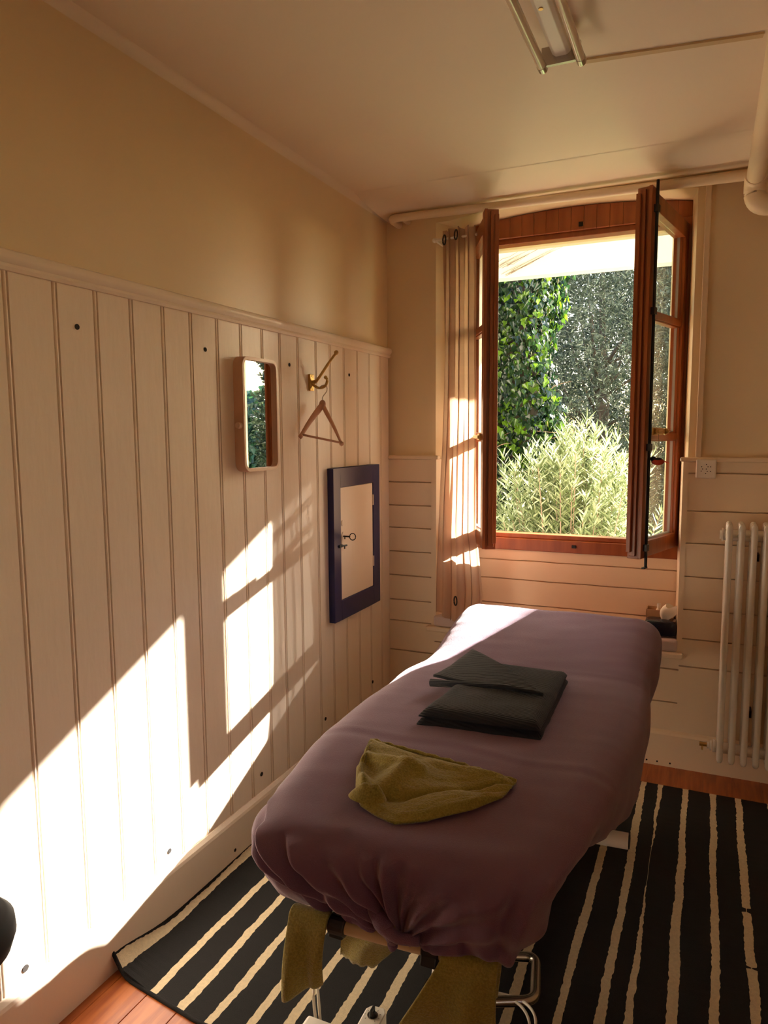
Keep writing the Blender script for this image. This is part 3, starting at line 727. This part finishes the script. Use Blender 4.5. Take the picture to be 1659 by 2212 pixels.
bm = NB(); box(bm, (.985, 1.50, .09), (1.03, 1.72, .15)); obj('lever_hub', bm, 'white', tbl, bevel=.005)
# roll holder at the foot end
ba, bb = Vector((.735, 1.352, .405)), Vector((1.125, 1.371, .405))
obj('holder_bar', T([ba, bb], .0145, 18), mat('birch_bar', srgb(206, 176, 130), .5), tbl, smooth=True, auto=50)
for xx in (.772, .995):
    bm = NB(); prism(bm, [(1.335, .385), (1.365, .378), (1.45, .52), (1.46, .575), (1.43, .575), (1.415, .53)], xx-.018, xx+.018, 'x')
    tube(bm, [(xx-.02, 1.353+(xx-.735)*.05, .405), (xx+.02, 1.354+(xx-.735)*.05, .405)], .022, 18)
    obj('bar_bracket', bm, 'black', tbl, bevel=.003)

# sheet -------------------------------------------------------
# control rows: top edge x, y ; hem x, y, z ; outward bulge ; fold strength
CT = [
 (.62, 3.05, .64, 3.10, .50, .02, .3), (.565, 3.03, .53, 3.06, .50, .02, .3), (.560, 2.80, .54, 2.80, .48, .02, .3), (.562, 2.60, .535, 2.58, .46, .012, .3), (.522, 2.40, .495, 2.40, .45, .012, .3), (.525, 2.25, .465, 2.30, .45, .02, .4),
 (.512, 2.05, .47, 2.05, .44, .012, .4), (.515, 1.80, .475, 1.80, .43, .012, .4), (.535, 1.60, .505, 1.62, .42, .012, .6), (.565, 1.42, .535, 1.47, .43, .025, .7), (.600, 1.335, .575, 1.40, .415, .03, .8),
 (.640, 1.305, .645, 1.395, .400, .03, 1), (.690, 1.300, .715, 1.395, .408, .03, 1), (.740, 1.300, .760, 1.385, .430, .03, 1), (.790, 1.300, .795, 1.375, .425, .025, 1), (.840, 1.300, .850, 1.375, .405, .02, 1),
 (.890, 1.303, .895, 1.385, .420, .01, 1), (.935, 1.306, .925, 1.36, .412, .0, 1), (.98, 1.31, .945, 1.36, .405, .0, 1), (1.03, 1.315, .975, 1.375, .390, .015, 1), (1.08, 1.322, 1.03, 1.385, .385, .03, 1),
 (1.13, 1.33, 1.10, 1.395, .385, .04, 1), (1.18, 1.345, 1.150, 1.42, .405, .035, .8), (1.225, 1.38, 1.175, 1.50, .43, .025, .7), (1.262, 1.47, 1.190, 1.64, .455, .015, .6), (1.290, 1.62, 1.240, 1.78, .455, .01, .5), (1.305, 1.80, 1.305, 1.90, .455, .012, .5),
 (1.318, 2.00, 1.338, 2.05, .44, .015, .4), (1.328, 2.25, 1.350, 2.28, .43, .015, .4), (1.330, 2.48, 1.345, 2.50, .43, .012, .4), (1.322, 2.65, 1.325, 2.66, .46, .015, .4), (1.318, 2.85, 1.330, 2.84, .49, .035, .4), (1.305, 3.02, 1.315, 3.04, .53, .04, .4),
 (1.25, 3.05, 1.26, 3.10, .50, .02, .3), (.93, 3.06, .93, 3.10, .50, .02, .2)]
N = 560
def periodic(vals, n):
    K = len(vals); out = []
    for i in range(n):
        f = i*K/n; k = int(f); t = f-k
        p0, p1, p2, p3 = vals[k-1], vals[k % K], vals[(k+1) % K], vals[(k+2) % K]
        out.append(.5*((2*p1)+(p2-p0)*t+(2*p0-5*p1+4*p2-p3)*t*t+(3*p1-p0-3*p2+p3)*t**3))
    return out
cs = [periodic([c[q] for c in CT], N) for q in range(7)]
rows = []
NT = 16; NS = 34
for t in range(NT+1):
    q = (t/NT); row = []
    for i in range(N):
        tx, ty = cs[0][i], cs[1][i]
        cx_, cy_ = .94, min(2.75, max(1.60, ty))
        e = 1-(1-q)**1.25
        x, y = cx_+(tx-cx_)*e, cy_+(ty-cy_)*e
        if q < .02: x = .94
        z = htop(x, y)
        z -= .018*max(0, (e-.82)/.18)**2
        # raised folds lightly running from the foot corner
        row.append([x, y, z])
    rows.append(row)
knot = Vector((.925, 1.34, .415))
RID = [(.10, .05, 1), (.33, .07, 1.2), (.62, .06, 1), (.88, .08, .9), (1.2, .07, .8), (1.5, .05, 1.1), (1.72, .05, .8), (2.02, .07, 1), (2.38, .06, 1), (2.72, .06, .8), (2.98, .05, .8)]
def seg_d(px, pz, a, b):
    ax, az = a; bx_2, bz = b; dx, dz = bx_2-ax, bz-az; t = max(0, min(1, ((px-ax)*dx+(pz-az)*dz)/(dx*dx+dz*dz)))
    t2 = ((px-ax)*dz-(pz-az)*dx)/math.hypot(dx, dz); dd = math.hypot(px-ax-t*dx, pz-az-t*dz)
    return dd, t2, t
def radial(x, y, z):
    X = x-.925; Z = (z-.445)+max(0, y-1.33)*.55
    d = math.hypot(X, Z); ph = math.atan2(Z+.015, X+.02*math.sin(d*9))
    o = 0
    for c, w_, a in RID:
        q = (ph-c)/(w_*1.6)
        if abs(q) < 4: o += a*.030*(math.exp(-q*q)-.4*math.exp(-((q-1.7)/.9)**2))*min(1, d/.06)*math.exp(-(d/.24)**2)
    for a, b, am in (((-.36, .23), (-.12, -.01), .034), ((-.33, .12), (-.13, -.03), .026), ((-.24, .20), (-.10, .0), .022), ((.30, .20), (.22, -.04), .028), ((.19, .02), (.30, -.02), .026), ((-.30, .02), (-.24, -.06), .008)):
        dd, t2, t = seg_d(X, Z, a, b)
        if dd < .09: o += am*math.exp(-(dd/.017)**2)*math.sin(PI*(.15+.7*t))-am*.5*math.exp(-((t2-.022)/.014)**2)*(dd < .05)
    return o
for s in range(1, NS+1):
    v = s/NS; row = []
    for i in range(N):
        tx, ty, hx, hy, hz, bl, fs = (cs[q][i] for q in range(7))
        j0, j1 = (i-2) % N, (i+2) % N
        dx, dy = cs[0][j1]-cs[0][j0], cs[1][j1]-cs[1][j0]; L_ = math.hypot(dx, dy) or 1
        nx, ny = dy/L_, -dx/L_
        cx_, cy_ = .94, min(2.7, max(1.7, ty))
        if nx*(tx-cx_)+ny*(ty-cy_) < 0: nx, ny = -nx, -ny
        zt = htop(tx, ty)-.018
        rnd = .020*math.sin(min(1, v*4)*PI/2)
        x = tx+(hx-tx)*v**1.3+nx*(bl*math.sin(PI*v**.8)+rnd*(1-v))
        y = ty+(hy-ty)*v**1.3+ny*(bl*math.sin(PI*v**.8)+rnd*(1-v))
        z = zt+(hz-zt)*(v**1.15)
        kf = i*len(CT)/N-1
        amp = fs*.007*v**.7
        f = amp*math.sin(kf*4.1+1.3*nz(kf*.9, v*1.5))+.008*nz(kf*1.3, v*2.5, 3)*v+.005*nz(kf*3.1, v*1.2, 8)*v
        if ty < 1.7: f += radial(x, y, z)
        x += nx*f; y += ny*f
        z += .004*nz(kf*2, v*3, 7)*v
        row.append([x, y, z])
    rows.append(row)
bm = NB(); grid(bm, rows, closed=True)
bm.verts.ensure_lookup_table()
sh = tag(obj('sheet', bm, 'sheet', smooth=True, sub=1), 'mauve cotton sheet draped over the massage table and knotted at the foot', 'sheet')
bm = NB(); pts = smooth_path([(.88, 1.335, .480), (.905, 1.322, .462), (.920, 1.325, .440), (.912, 1.33, .425), (.925, 1.33, .41)], 6)
tube(bm, pts, [.010, .016, .020, .022, .022, .021, .020, .018, .016, .015, .015, .016, .017, .016, .014, .012, .011, .010, .009, .009, .010, .011, .011, .010, .006][:len(pts)], 14)
tube(bm, smooth_path([(.855, 1.34, .50), (.895, 1.318, .468), (.94, 1.318, .45), (.98, 1.335, .445)], 6), .013, 12)
for v_ in bm.verts: v_.co += Vector((.002*nz(*(v_.co*60)), .002*nz(*(v_.co*50)), .002*nz(*(v_.co*70))))
obj('sheet_knot', bm, 'sheet', sh, smooth=True, sub=1)

# ------------------------------------------------ cloth pieces
def cloth_poly(poly, hfun, n=40, mat_='green', name='towel', thick=.008, wr=None):
    """fills a quad-like outline given as 4 edge polylines (bottom, top both left->right) with a wrinkled grid"""
    bot, top = poly
    def ev(pl, t):
        f = t*(len(pl)-1); k = min(int(f), len(pl)-2); q = f-k; return Vector(pl[k]).lerp(Vector(pl[k+1]), q)
    rows = []
    for j in range(n+1):
        v = j/n; row = []
        for i in range(n+1):
            u = i/n; a = ev(bot, u); b = ev(top, u); p_ = a.lerp(b, v)
            edge = min(u, 1-u, v, 1-v)
            h = hfun(p_.x, p_.y)+thick*.5+.003
            if wr: h += wr(u, v)
            row.append((p_.x, p_.y, h))
        rows.append(row)
    bm = NB(); grid(bm, rows); return bm
# charcoal towel: folded block of four layers
ct = tag(empty('charcoal_towel', (.93, 2.15, .69)), 'folded charcoal waffle towel with one corner turned over, on the mauve sheet', 'towel')
c00, c10, c11, c01 = Vector((.755, 1.885, 0)), Vector((1.108, 1.930, 0)), Vector((1.098, 2.42, 0)), Vector((.79, 2.44, 0))
def quadpt(u, v): return (c00.lerp(c10, u)).lerp(c01.lerp(c11, u), v)
bm = NB(); NQ = 34
for lay, (zo, th, ins, of) in enumerate(((.003, .024, 0, 0), (.027, .020, .010, .008))):
    rows = []
    prof = [(0, 0), (-.004, .25), (-.005, .6), (0, .9), (.012, 1)]
    for j in range(NQ+1):
        v = j/NQ; row = []
        for i in range(NQ+1):
            u = i/NQ; uu = ins+(1-2*ins)*u; vv = ins+(1-2*ins)*v+.0
            q = quadpt(uu, vv); e = min(u, 1-u, v, 1-v)
            z = htop(q.x, q.y)+zo+th*(min(1, e*14)**.5 if e > 0 else 0)+.002*nz(q.x*14, q.y*14, lay)
            z += .006*smst(.25, 0, v)*0
            q.x += .003*nz(v*9, 1, lay)*(u in (0, 1)); q.y += .003*nz(u*9, 2, lay)
            row.append((q.x, q.y, z))
        rows.append(row)
    grid(bm, rows)
    edge = [r for r in rows]
    loop = [rows[0][i] for i in range(NQ+1)]+[rows[j][NQ] for j in range(1, NQ+1)]+[rows[NQ][i] for i in range(NQ-1, -1, -1)]+[rows[j][0] for j in range(NQ-1, 0, -1)]
    grid(bm, [loop, [(x, y, z-.004) for x, y, z in loop]], closed=True)
obj('folded_cloth', bm, 'char', ct, smooth=True)
A_, B_, C_ = Vector((.700, 2.175, .710)), Vector((.760, 2.42, .750)), Vector((1.075, 2.12, .735))
bm = NB(); rows = []; n = 20
for j in range(n+1):
    v = j/n; a = A_.lerp(B_, v); row = []
    for i in range(n+1):
        u = i/n; q = a.lerp(C_, u)
        q.z = max(q.z+.012*math.sin(PI*u)*(.5+.5*v)-.004*u, htop(q.x, q.y)+.050)+.0015*nz(q.x*20, q.y*20)
        row.append(tuple(q))
    rows.append(row)
grid(bm, rows); obj('turned_corner', bm, 'char', ct, smooth=True, solid=.008)
bm = NB(); tube(bm, [A_+Vector((-.004, -.012, -.006)), A_.lerp(C_, .33)+Vector((0, -.006, .0)), A_.lerp(C_, .66)+Vector((0, -.003, .008)), C_], [.013, .011, .009, .005], 12); obj('rolled_edge', bm, 'char', ct, smooth=True)
# green towel on table
def gw(u, v):
    w_ = .012*math.exp(-((u-.30-.25*v)/.05)**2)*math.exp(-((v-.55)/.4)**2)
    w_ += .010*math.exp(-((v-.62-.25*(u-.3))/.06)**2)*(u < .55)+.024*math.exp(-((u-.27)/.09)**2-((v-.12)/.16)**2)
    w_ += .005*math.sin(9*u+7*v)+.004*nz(u*6, v*6, 5)+.0015*nz(u*22, v*22, 5)
    w_ -= .008*math.exp(-((v-.25-.9*(u-.45))/.05)**2)*(u > .4)
    e = min(u, 1-u, v, 1-v); return .010+1.5*w_*min(1, e*8+.15)-.010*(1-min(1, e*12))
bm = cloth_poly(([(.716, 1.575, 0), (.765, 1.47, 0), (.80, 1.425, 0), (.895, 1.395, 0), (.96, 1.43, 0), (1.04, 1.50, 0), (1.092, 1.575, 0)],
                 [(.715, 1.60, 0), (.690, 1.72, 0), (.775, 1.70, 0), (.865, 1.685, 0), (.95, 1.672, 0), (1.04, 1.655, 0), (1.108, 1.65, 0)]), htop, 60, wr=gw)
gt = tag(obj('hand_towel', bm, 'green', smooth=True, solid=.008), 'crumpled olive green terry hand towel lying on top of the mauve sheet', 'towel')
bm = NB(); pts = []
for k in range(31):
    t = k/30; a = Vector((.693, 1.715, 0)).lerp(Vector((1.108, 1.648, 0)), t); pts.append((a.x, a.y, htop(a.x, a.y)+.013+.002*math.sin(t*60)))
tube(bm, pts, [.0055+.001*math.sin(k*2.3) for k in range(31)], 8)
obj('hem', bm, 'green', gt, smooth=True)
bm = NB(); c = Vector((.800, 1.455, 0)); rows = []
for j in range(7):
    t = j/6; rows.append([(c.x+(.045-.03*t)*math.cos(a)*1.1+.01*t, c.y+(.03-.018*t)*math.sin(a), htop(c.x, c.y)+.014+.034*t**.8+.006*math.sin(2*a+1)*t) for a in (2*PI*i/16 for i in range(16))])
grid(bm, rows, closed=True); bm.verts.ensure_lookup_table(); bm.faces.new(bm.verts[-16:]); obj('bunched_corner', bm, 'green', gt, smooth=True, sub=1)

def hang_towel(name, xa, xb, front, back, label, seed, n=26):
    """cloth thrown over the holder bar: front(u), back(u) give lower end points; path goes front-bottom -> bar -> back-bottom"""
    rows = []
    for i in range(n+1):
        u = i/n; x = xa+(xb-xa)*u; bz = .405; by = 1.352+(x-.735)*.05
        f = Vector(front(u)); k = Vector(back(u)); row = []
        for s in range(11):
            t = s/10; q = f.lerp(Vector((x, by-.020, bz)), t)
            q.y -= .012*math.sin(PI*t)+.012*(1-t)*math.sin(u*9+seed)
            row.append(tuple(q))
        for s in range(1, 8):
            a = PI-PI*s/8; row.append((x, by+.021*math.cos(a), bz+.021*math.sin(a)))
        for s in range(1, 9):
            t = s/8; q = Vector((x, by+.021, bz)).lerp(k, t); q.y += .01*t*math.sin(u*8+seed+2)
            row.append(tuple(q))
        rows.append(row)
    bm = NB(); grid(bm, rows)
    o = tag(obj(name, bm, 'green', smooth=True, solid=.007), label, 'towel')
    m_ = o.modifiers.new('u', 'SUBSURF'); m_.levels = 1; m_.render_levels = 1
    return o
hang_towel('hand_towel', .655, .752, lambda u: (.655+.085*u-.004, 1.30+.05*u, .215+.04*u+.0*u), lambda u: (.70+.08*u, 1.43, .33), 'olive terry towel hanging long at the left end of the foot bar under the table', 0)
bm = NB(); rows = []
for i in range(31):
    u = i/30; x = .795+.180*u; dn = 1-smst(.50, .62, u)
    path = [(x, 1.44, .515), (x, 1.398, .475), (x, 1.382, .43), (x-.02*dn, 1.392, .38), (x-.045*dn, 1.41, .335+.04*(1-dn)), (x-.065*dn, 1.435, .262-.012*u+.10*(1-dn)+.003*math.sin(u*50))]
    rows.append([q+Vector((0, .006*math.sin(u*13+k*.3), 0)) for k, q in enumerate(smooth_path(path, 5))])
grid(bm, rows); tag(obj('hand_towel', bm, 'green', smooth=True, solid=.007), 'olive towel tucked behind the foot bar between the two black brackets', 'towel')
hang_towel('hand_towel', 1.022, 1.145, lambda u: (.925+.215*u, 1.335+.03*u, .225-.012*math.sin(u*PI)+.005*math.sin(u*22)), lambda u: (1.03+.1*u, 1.42, .30), 'wide olive terry towel hanging at the right end of the foot bar', 2)

# control box, cable
cbx = tag(empty('control_box', (.815, 1.44, .09)), 'small cream hand control with black dial on the table base', 'control box')
bm = NB(); prism(bm, [(.795, 1.33), (.848, 1.335), (.845, 1.455), (.835, 1.47), (.802, 1.467), (.792, 1.452)], .095, .13); obj('case', bm, 'plastic', cbx, bevel=.004)
bm = NB(); lathe(bm, (.817, 1.437, .130), [(.013, 0), (.013, .002)], 'z', 20); obj('dial_ring', bm, 'steel', cbx)
bm = NB(); lathe(bm, (.817, 1.437, .132), [(.008, 0), (.008, .006), (.006, .010)], 'z', 16); box(bm, (.814, 1.428, .136), (.820, 1.446, .150)); obj('dial_knob', bm, 'black', cbx, bevel=.001)
bm = NB()
for a in range(-50, 231, 40):
    c_, s_ = math.cos(rad(a)), math.sin(rad(a)); tube(bm, [(.817+.017*c_, 1.437+.017*s_, .1305), (.817+.020*c_, 1.437+.020*s_, .1305)], .0005, 6)
obj('dial_mark', bm, 'black', cbx)
bm = NB()
for k in range(2):
    rr = .10+.008*k; tube(bm, [(1.075+.004*k+rr*math.cos(a), 1.53+.006*k+rr*.92*math.sin(a), .125+.012*math.sin(a*2+k)+.008*k) for a in (2*PI*i/48 for i in range(48))], .0035, 8, closed=True)
tag(obj('power_cable', bm, 'plastic', smooth=True), 'coiled white cable lying at the foot of the massage table', 'cable')
bm = NB(); tube(bm, smooth_path([(.648, 1.46, .02), (.652, 1.44, .12), (.655, 1.45, .165), (.66, 1.46, .02)], 6), .004, 8)
tag(obj('wire_loop', bm, 'plastic', smooth=True), 'thin white wire loop beside the base plate below the left hanging towel', 'cable')

# stool whose seat shows at the left edge
SX, SY = .206, .826
stl = tag(empty('stool', (SX, SY, 0)), 'small round stool with thick black seat, cut off by the left edge of the photo', 'stool')
bm = NB(); lathe(bm, (SX, SY, .512), [(.09, 0), (.108, .010), (.118, .04), (.116, .066), (.102, .080), (.03, .085)], 'z', 40); obj('seat', bm, mat('seat_cloth', srgb(24, 24, 26), .8), stl, smooth=True, auto=50)
bm = NB(); tube(bm, [(SX, SY, .06), (SX, SY, .515)], .02, 16); obj('stem', bm, 'black', stl, smooth=True, auto=50)
for k in range(4):
    a = PI/2*k+PI/4; e = (SX+.11*math.cos(a), SY+.11*math.sin(a))
    obj('leg', T([(SX, SY, .08), (e[0], e[1], .055)], .010, 10), 'black', stl, smooth=True)
    bm = NB(); sphere(bm, (e[0], e[1], .026), .024); obj('caster', bm, 'black', stl, smooth=True)

# ============================================================ OUTSIDE
def raw(name, V, Fc, m, parent=None):
    me = bpy.data.meshes.new(name); me.from_pydata([tuple(v) for v in V], [], Fc); me.materials.append(M[m])
    if parent is not None:
        inv = wm(parent).inverted(); me.transform(inv)
    o = bpy.data.objects.new(name, me); COL.objects.link(o)
    if parent is not None: o.parent = parent
    return o
struct('terrace', B((-4, 4.0, -.32), (6, 5.2, -.2)), 'pale')
struct('canopy_roof', box(B((-3.5, 4.0, 2.86), (5.5, 5.33, 2.98)), (-3.5, 5.33, 2.653), (5.5, 5.45, 2.98)), 'beam')
lawn = tag(obj('lawn', box(NB(), (-15, 4.6, -.4), (22, 34, -.2)), 'lawn'), kind='stuff', label='sunlit garden lawn seen through the right window sash', cat='lawn')

def leaves(P, Dv, Nv, L, Wd, shape='lance'):
    """P centers, Dv axis dirs, Nv normals (n,3)"""
    Dv = Dv/np.linalg.norm(Dv, axis=1, keepdims=True); S = np.cross(Dv, Nv); S /= (np.linalg.norm(S, axis=1, keepdims=True)+1e-9)
    Nn = np.cross(S, Dv)
    if shape == 'lance': pr = [(0, 0, 0), (.35, .5, .02), (1, 0, -.08), (.35, -.5, .02)]; fc = [(0, 1, 2, 3)]
    else: pr = [(0, 0, 0), (-.08, .38, -.04), (.22, .55, -.03), (.42, .36, 0), (1, 0, -.1), (.42, -.36, 0), (.22, -.55, -.03), (-.08, -.38, -.04)]; fc = [(0, 1, 2, 3, 4), (0, 4, 5, 6, 7)]
    n = len(P); k = len(pr); V = np.zeros((n, k, 3))
    for i, (a, b, c) in enumerate(pr): V[:, i] = P+Dv*(a*L)[:, None]+S*(b*Wd)[:, None]+Nn*(c*L)[:, None]
    Fc = []
    for j in range(n):
        o_ = j*k
        for f in fc: Fc.append(tuple(o_+q for q in f))
    return V.reshape(-1, 3), Fc
def rv(n): 
    v = rng.normal(size=(n, 3)); return v/np.linalg.norm(v, axis=1, keepdims=True)
# ivy clad trunk
iv = tag(empty('ivy_plant', (.0, 6.0, -.2)), 'old trunk thickly covered with glossy ivy left in the window opening', 'ivy')
obj('trunk', T([(.03, 6.02, -.2), (0, 6.0, 1), (.05, 6.0, 2), (0, 6.02, 3.3)], [.22, .19, .18, .15], 14), 'bark', iv, smooth=True)
n = 13000; a = rng.uniform(0, 2*PI, n); z = rng.uniform(-.2, 3.1, n)
r = .34+.06*np.sin(3*a+z*2)+.05*np.sin(z*5+a)+rng.normal(0, .045, n); r *= 1-.0*z
P = np.stack([-.02+r*np.cos(a), 6.0+r*np.sin(a), z], 1)
out = np.stack([np.cos(a), np.sin(a), np.zeros(n)], 1)
Nv = out+.55*rv(n); Dv = np.stack([np.zeros(n), np.zeros(n), -np.ones(n)], 1)+.6*rv(n)
V, Fc = leaves(P, Dv, Nv, rng.uniform(.03, .07, n), rng.uniform(.03, .065, n), 'ivy'); raw('ivy_foliage', V, Fc, 'ivy', iv)
for k in range(16):
    bm = NB(); a0 = rng.uniform(-2.9, -.2); p0 = Vector((.03+.35*math.cos(a0), 6.0+.35*math.sin(a0), rng.uniform(1.1, 1.8)))
    p1 = p0+Vector((rng.uniform(.08, .2), rng.uniform(-.1, .1), rng.uniform(-.05, .1))); p2 = p1+Vector((rng.uniform(.06, .15), 0, rng.uniform(-.05, .08)))
    tube(bm, smooth_path([p0, p1, p2], 4), [.004, .0035, .003, .003, .0025, .002, .002, .0015, .001], 5); obj('bare_twig', bm, 'twig', iv)
cr = tag(empty('creeper', (.05, 5.33, 2.75)), 'bare creeper stems clinging to the left part of the pale canopy edge', 'creeper'); bm = NB()
for k in range(13):
    x_ = rng.uniform(0, .15); z_ = rng.uniform(2.66, 2.80); L_ = rng.uniform(.15, .42)
    pts = [(x_+L_*t, 5.322, min(2.85, z_+.12*t*L_/.3+.012*nz(t*4, k*3))) for t in (i/6 for i in range(7))]
    tube(bm, pts, [.0016*(1-.6*i/6) for i in range(7)], 5)
obj('creeper_stem', bm, mat('creeper_twig', srgb(120, 92, 70), .9), cr)

def twig_tree(root, cx, cy, cz, rx, ry, rz, ntw, nl, tl, L, Wd, m, name='foliage', shell=.45, upb=.5, droop=0):
    u = rv(ntw); rr = rng.uniform(shell, 1, ntw)**.6
    base = np.array([cx, cy, cz])+u*rr[:, None]*np.array([rx, ry, rz])
    d = u*np.array([1, 1, .6])+.5*rv(ntw)+np.array([0, 0, upb]); d /= np.linalg.norm(d, axis=1, keepdims=True)
    Ps, Ds, Ns = [], [], []
    for k in range(nl):
        t = k/nl
        Ps.append(base+d*(t*tl)+rng.normal(0, .008, (ntw, 3))); q = rv(ntw); q -= d*np.sum(q*d, 1, keepdims=True); q /= np.linalg.norm(q, axis=1, keepdims=True)+1e-9
        dd = d*.7+q*.8; Ds.append(dd); Ns.append(np.cross(dd, q)+.3*rv(ntw))
    P = np.concatenate(Ps); Dv = np.concatenate(Ds); Nv = np.concatenate(Ns); n = len(P)
    V, Fc = leaves(P, Dv, Nv, rng.uniform(.7, 1.2, n)*L, rng.uniform(.7, 1.2, n)*Wd)
    return raw(name, V, Fc, m, root)
# olive tree
ol = tag(empty('olive_tree', (.15, 9.4, -.2)), 'tall grey-green olive tree filling the garden view behind the pale shrub', 'tree')
twig_tree(ol, .30, 9.3, 2.2, 1.5, .9, 2.4, 9000, 15, .22, .075, .015, 'olive')
bm = NB(); tube(bm, [(.25, 9.4, -.3), (.2, 9.35, .8), (.3, 9.3, 1.8), (.25, 9.3, 3.6)], [.12, .10, .08, .03], 10)
for k in range(26):
    d_ = Vector((rng.uniform(-1, 1), rng.uniform(-1, .3), rng.uniform(.3, 1))).normalized(); p0 = Vector((.25, 9.33, rng.uniform(.3, 2.6)))
    tube(bm, [p0, p0+d_*.5, p0+d_*1.1+Vector((0, 0, .2))], [.022, .014, .006], 6)
obj('trunk', bm, 'bark', ol, smooth=True)
# pale shrub in front of the window
sb = tag(empty('oleander_shrub', (.62, 5.25, -.2)), 'pale green narrow-leaved shrub just outside below the window', 'shrub')
Ps, Ds, Ns = [], [], []; bm = NB()
for k in range(300):
    a = rng.uniform(0, 2*PI); r0 = rng.uniform(0, .28); rt_ = r0*2.1+rng.uniform(0, .15)
    x0_, y0_ = .60+r0*math.cos(a)*1.2, 5.25+r0*math.sin(a)*.6
    h = rng.uniform(.9, 1.66)-.40*min(1, rt_/.75)**2-(.12 if math.cos(a) < -.3 else 0)
    x1_, y1_ = .60+rt_*math.cos(a)*1.0, 5.25+rt_*math.sin(a)*.62
    tip = Vector((x1_, y1_, h)); b0 = Vector((x0_, y0_, -.2)); mid = b0.lerp(tip, .55)+Vector((0, 0, .08))
    if k < 70: tube(bm, [b0, mid, tip], [.006, .005, .002], 5)
    for j in range(34):
        t = 1-.5*(j/34)**1.3; q = (mid.lerp(tip, (t-.5)*2)); an = j*2.4+k; d_ = (tip-mid).normalized()
        sd_ = Vector((math.cos(an), math.sin(an), .55)); dd = (sd_+d_*.7*(t > .93)+d_*.25).normalized()
        Ps.append(q); Ds.append(dd); Ns.append(Vector((0, 0, 1))+.5*Vector(rng.normal(size=3)))
P = np.array([tuple(v) for v in Ps]); Dv = np.array([tuple(v) for v in Ds]); Nv = np.array([tuple(v) for v in Ns]); n = len(P)
V, Fc = leaves(P, Dv, Nv, rng.uniform(.06, .12, n), rng.uniform(.012, .019, n)); raw('foliage', V, Fc, 'olean', sb)
obj('stem', bm, 'twig', sb)
# background trees, hedge
bt_ = tag(empty('dark_tree', (-3.7, 13.2, -.2)), 'dark dense evergreen behind the ivy trunk at the far left of the garden', 'tree')
twig_tree(bt_, -3.7, 13.2, 2.3, 1.9, .9, 3.0, 2600, 12, .45, .13, .045, 'dark', shell=.1)
bt_ = tag(empty('dark_tree', (.3, 12.6, -.2)), 'dark dense evergreen directly behind the olive tree', 'tree')
twig_tree(bt_, .5, 12.6, 2.3, 1.8, .8, 3.0, 2400, 12, .42, .13, .045, 'dark', shell=.1)
cy = tag(empty('shade_shrub', (3.35, 8.0, -.2)), 'tall evergreen added in the garden to shade the head of the table', 'shrub')  # added shrub, shaped so its shadow falls on the table head
obj('trunk', T([(3.35, 8, -.2), (3.35, 8, 2.4)], [.06, .03], 10), 'bark', cy, smooth=True)
twig_tree(cy, 3.36, 8.0, 1.4, .44, .38, 1.50, 1500, 8, .12, .08, .03, 'dark', shell=.2)
twig_tree(cy, 3.40, 8.0, 2.72, .42, .38, .44, 2200, 8, .08, .08, .035, 'dark', shell=.1, upb=0)
hd = tag(empty('ivy_hedge', (5.3, 9.5, -.2)), 'clipped ivy hedge of the garden that shows in the wall mirror', 'hedge')
obj('hedge_core', B((3.2, 9.3, -.2), (8.2, 9.9, 1.95)), 'bark', hd)
n = 9000; P = np.stack([rng.uniform(3.1, 8.3, n), 9.22+rng.normal(0, .05, n), rng.uniform(-.2, 2.05, n)], 1)
n2 = 2500; P2 = np.stack([rng.uniform(3.1, 8.3, n2), rng.uniform(9.2, 9.95, n2), 2.02+np.abs(rng.normal(0, .08, n2))], 1); P = np.concatenate([P, P2]); n += n2
Dv = np.tile([0, -.3, -1.], (n, 1))+.6*rv(n); Nv = np.tile([0, -1, .4], (n, 1))+.6*rv(n)
V, Fc = leaves(P, Dv, Nv, rng.uniform(.07, .12, n), rng.uniform(.07, .12, n), 'ivy'); raw('hedge_leaves', V, Fc, 'hedge', hd)
n = 9000; gx = rng.uniform(-.6, 2.8, n); gy = rng.uniform(8, 22, n); P = np.stack([gx, gy, -.2+0*gx], 1)
Dv = np.tile([0, 0, 1.], (n, 1))+.6*rv(n); Nv = rv(n)
V, Fc = leaves(P, Dv, Nv, rng.uniform(.04, .12, n), rng.uniform(.006, .014, n)); go = raw('grass_tufts', V, Fc, 'grass')
tag(go, 'loose longer grass tufts on the garden lawn', 'grass', kind='stuff')
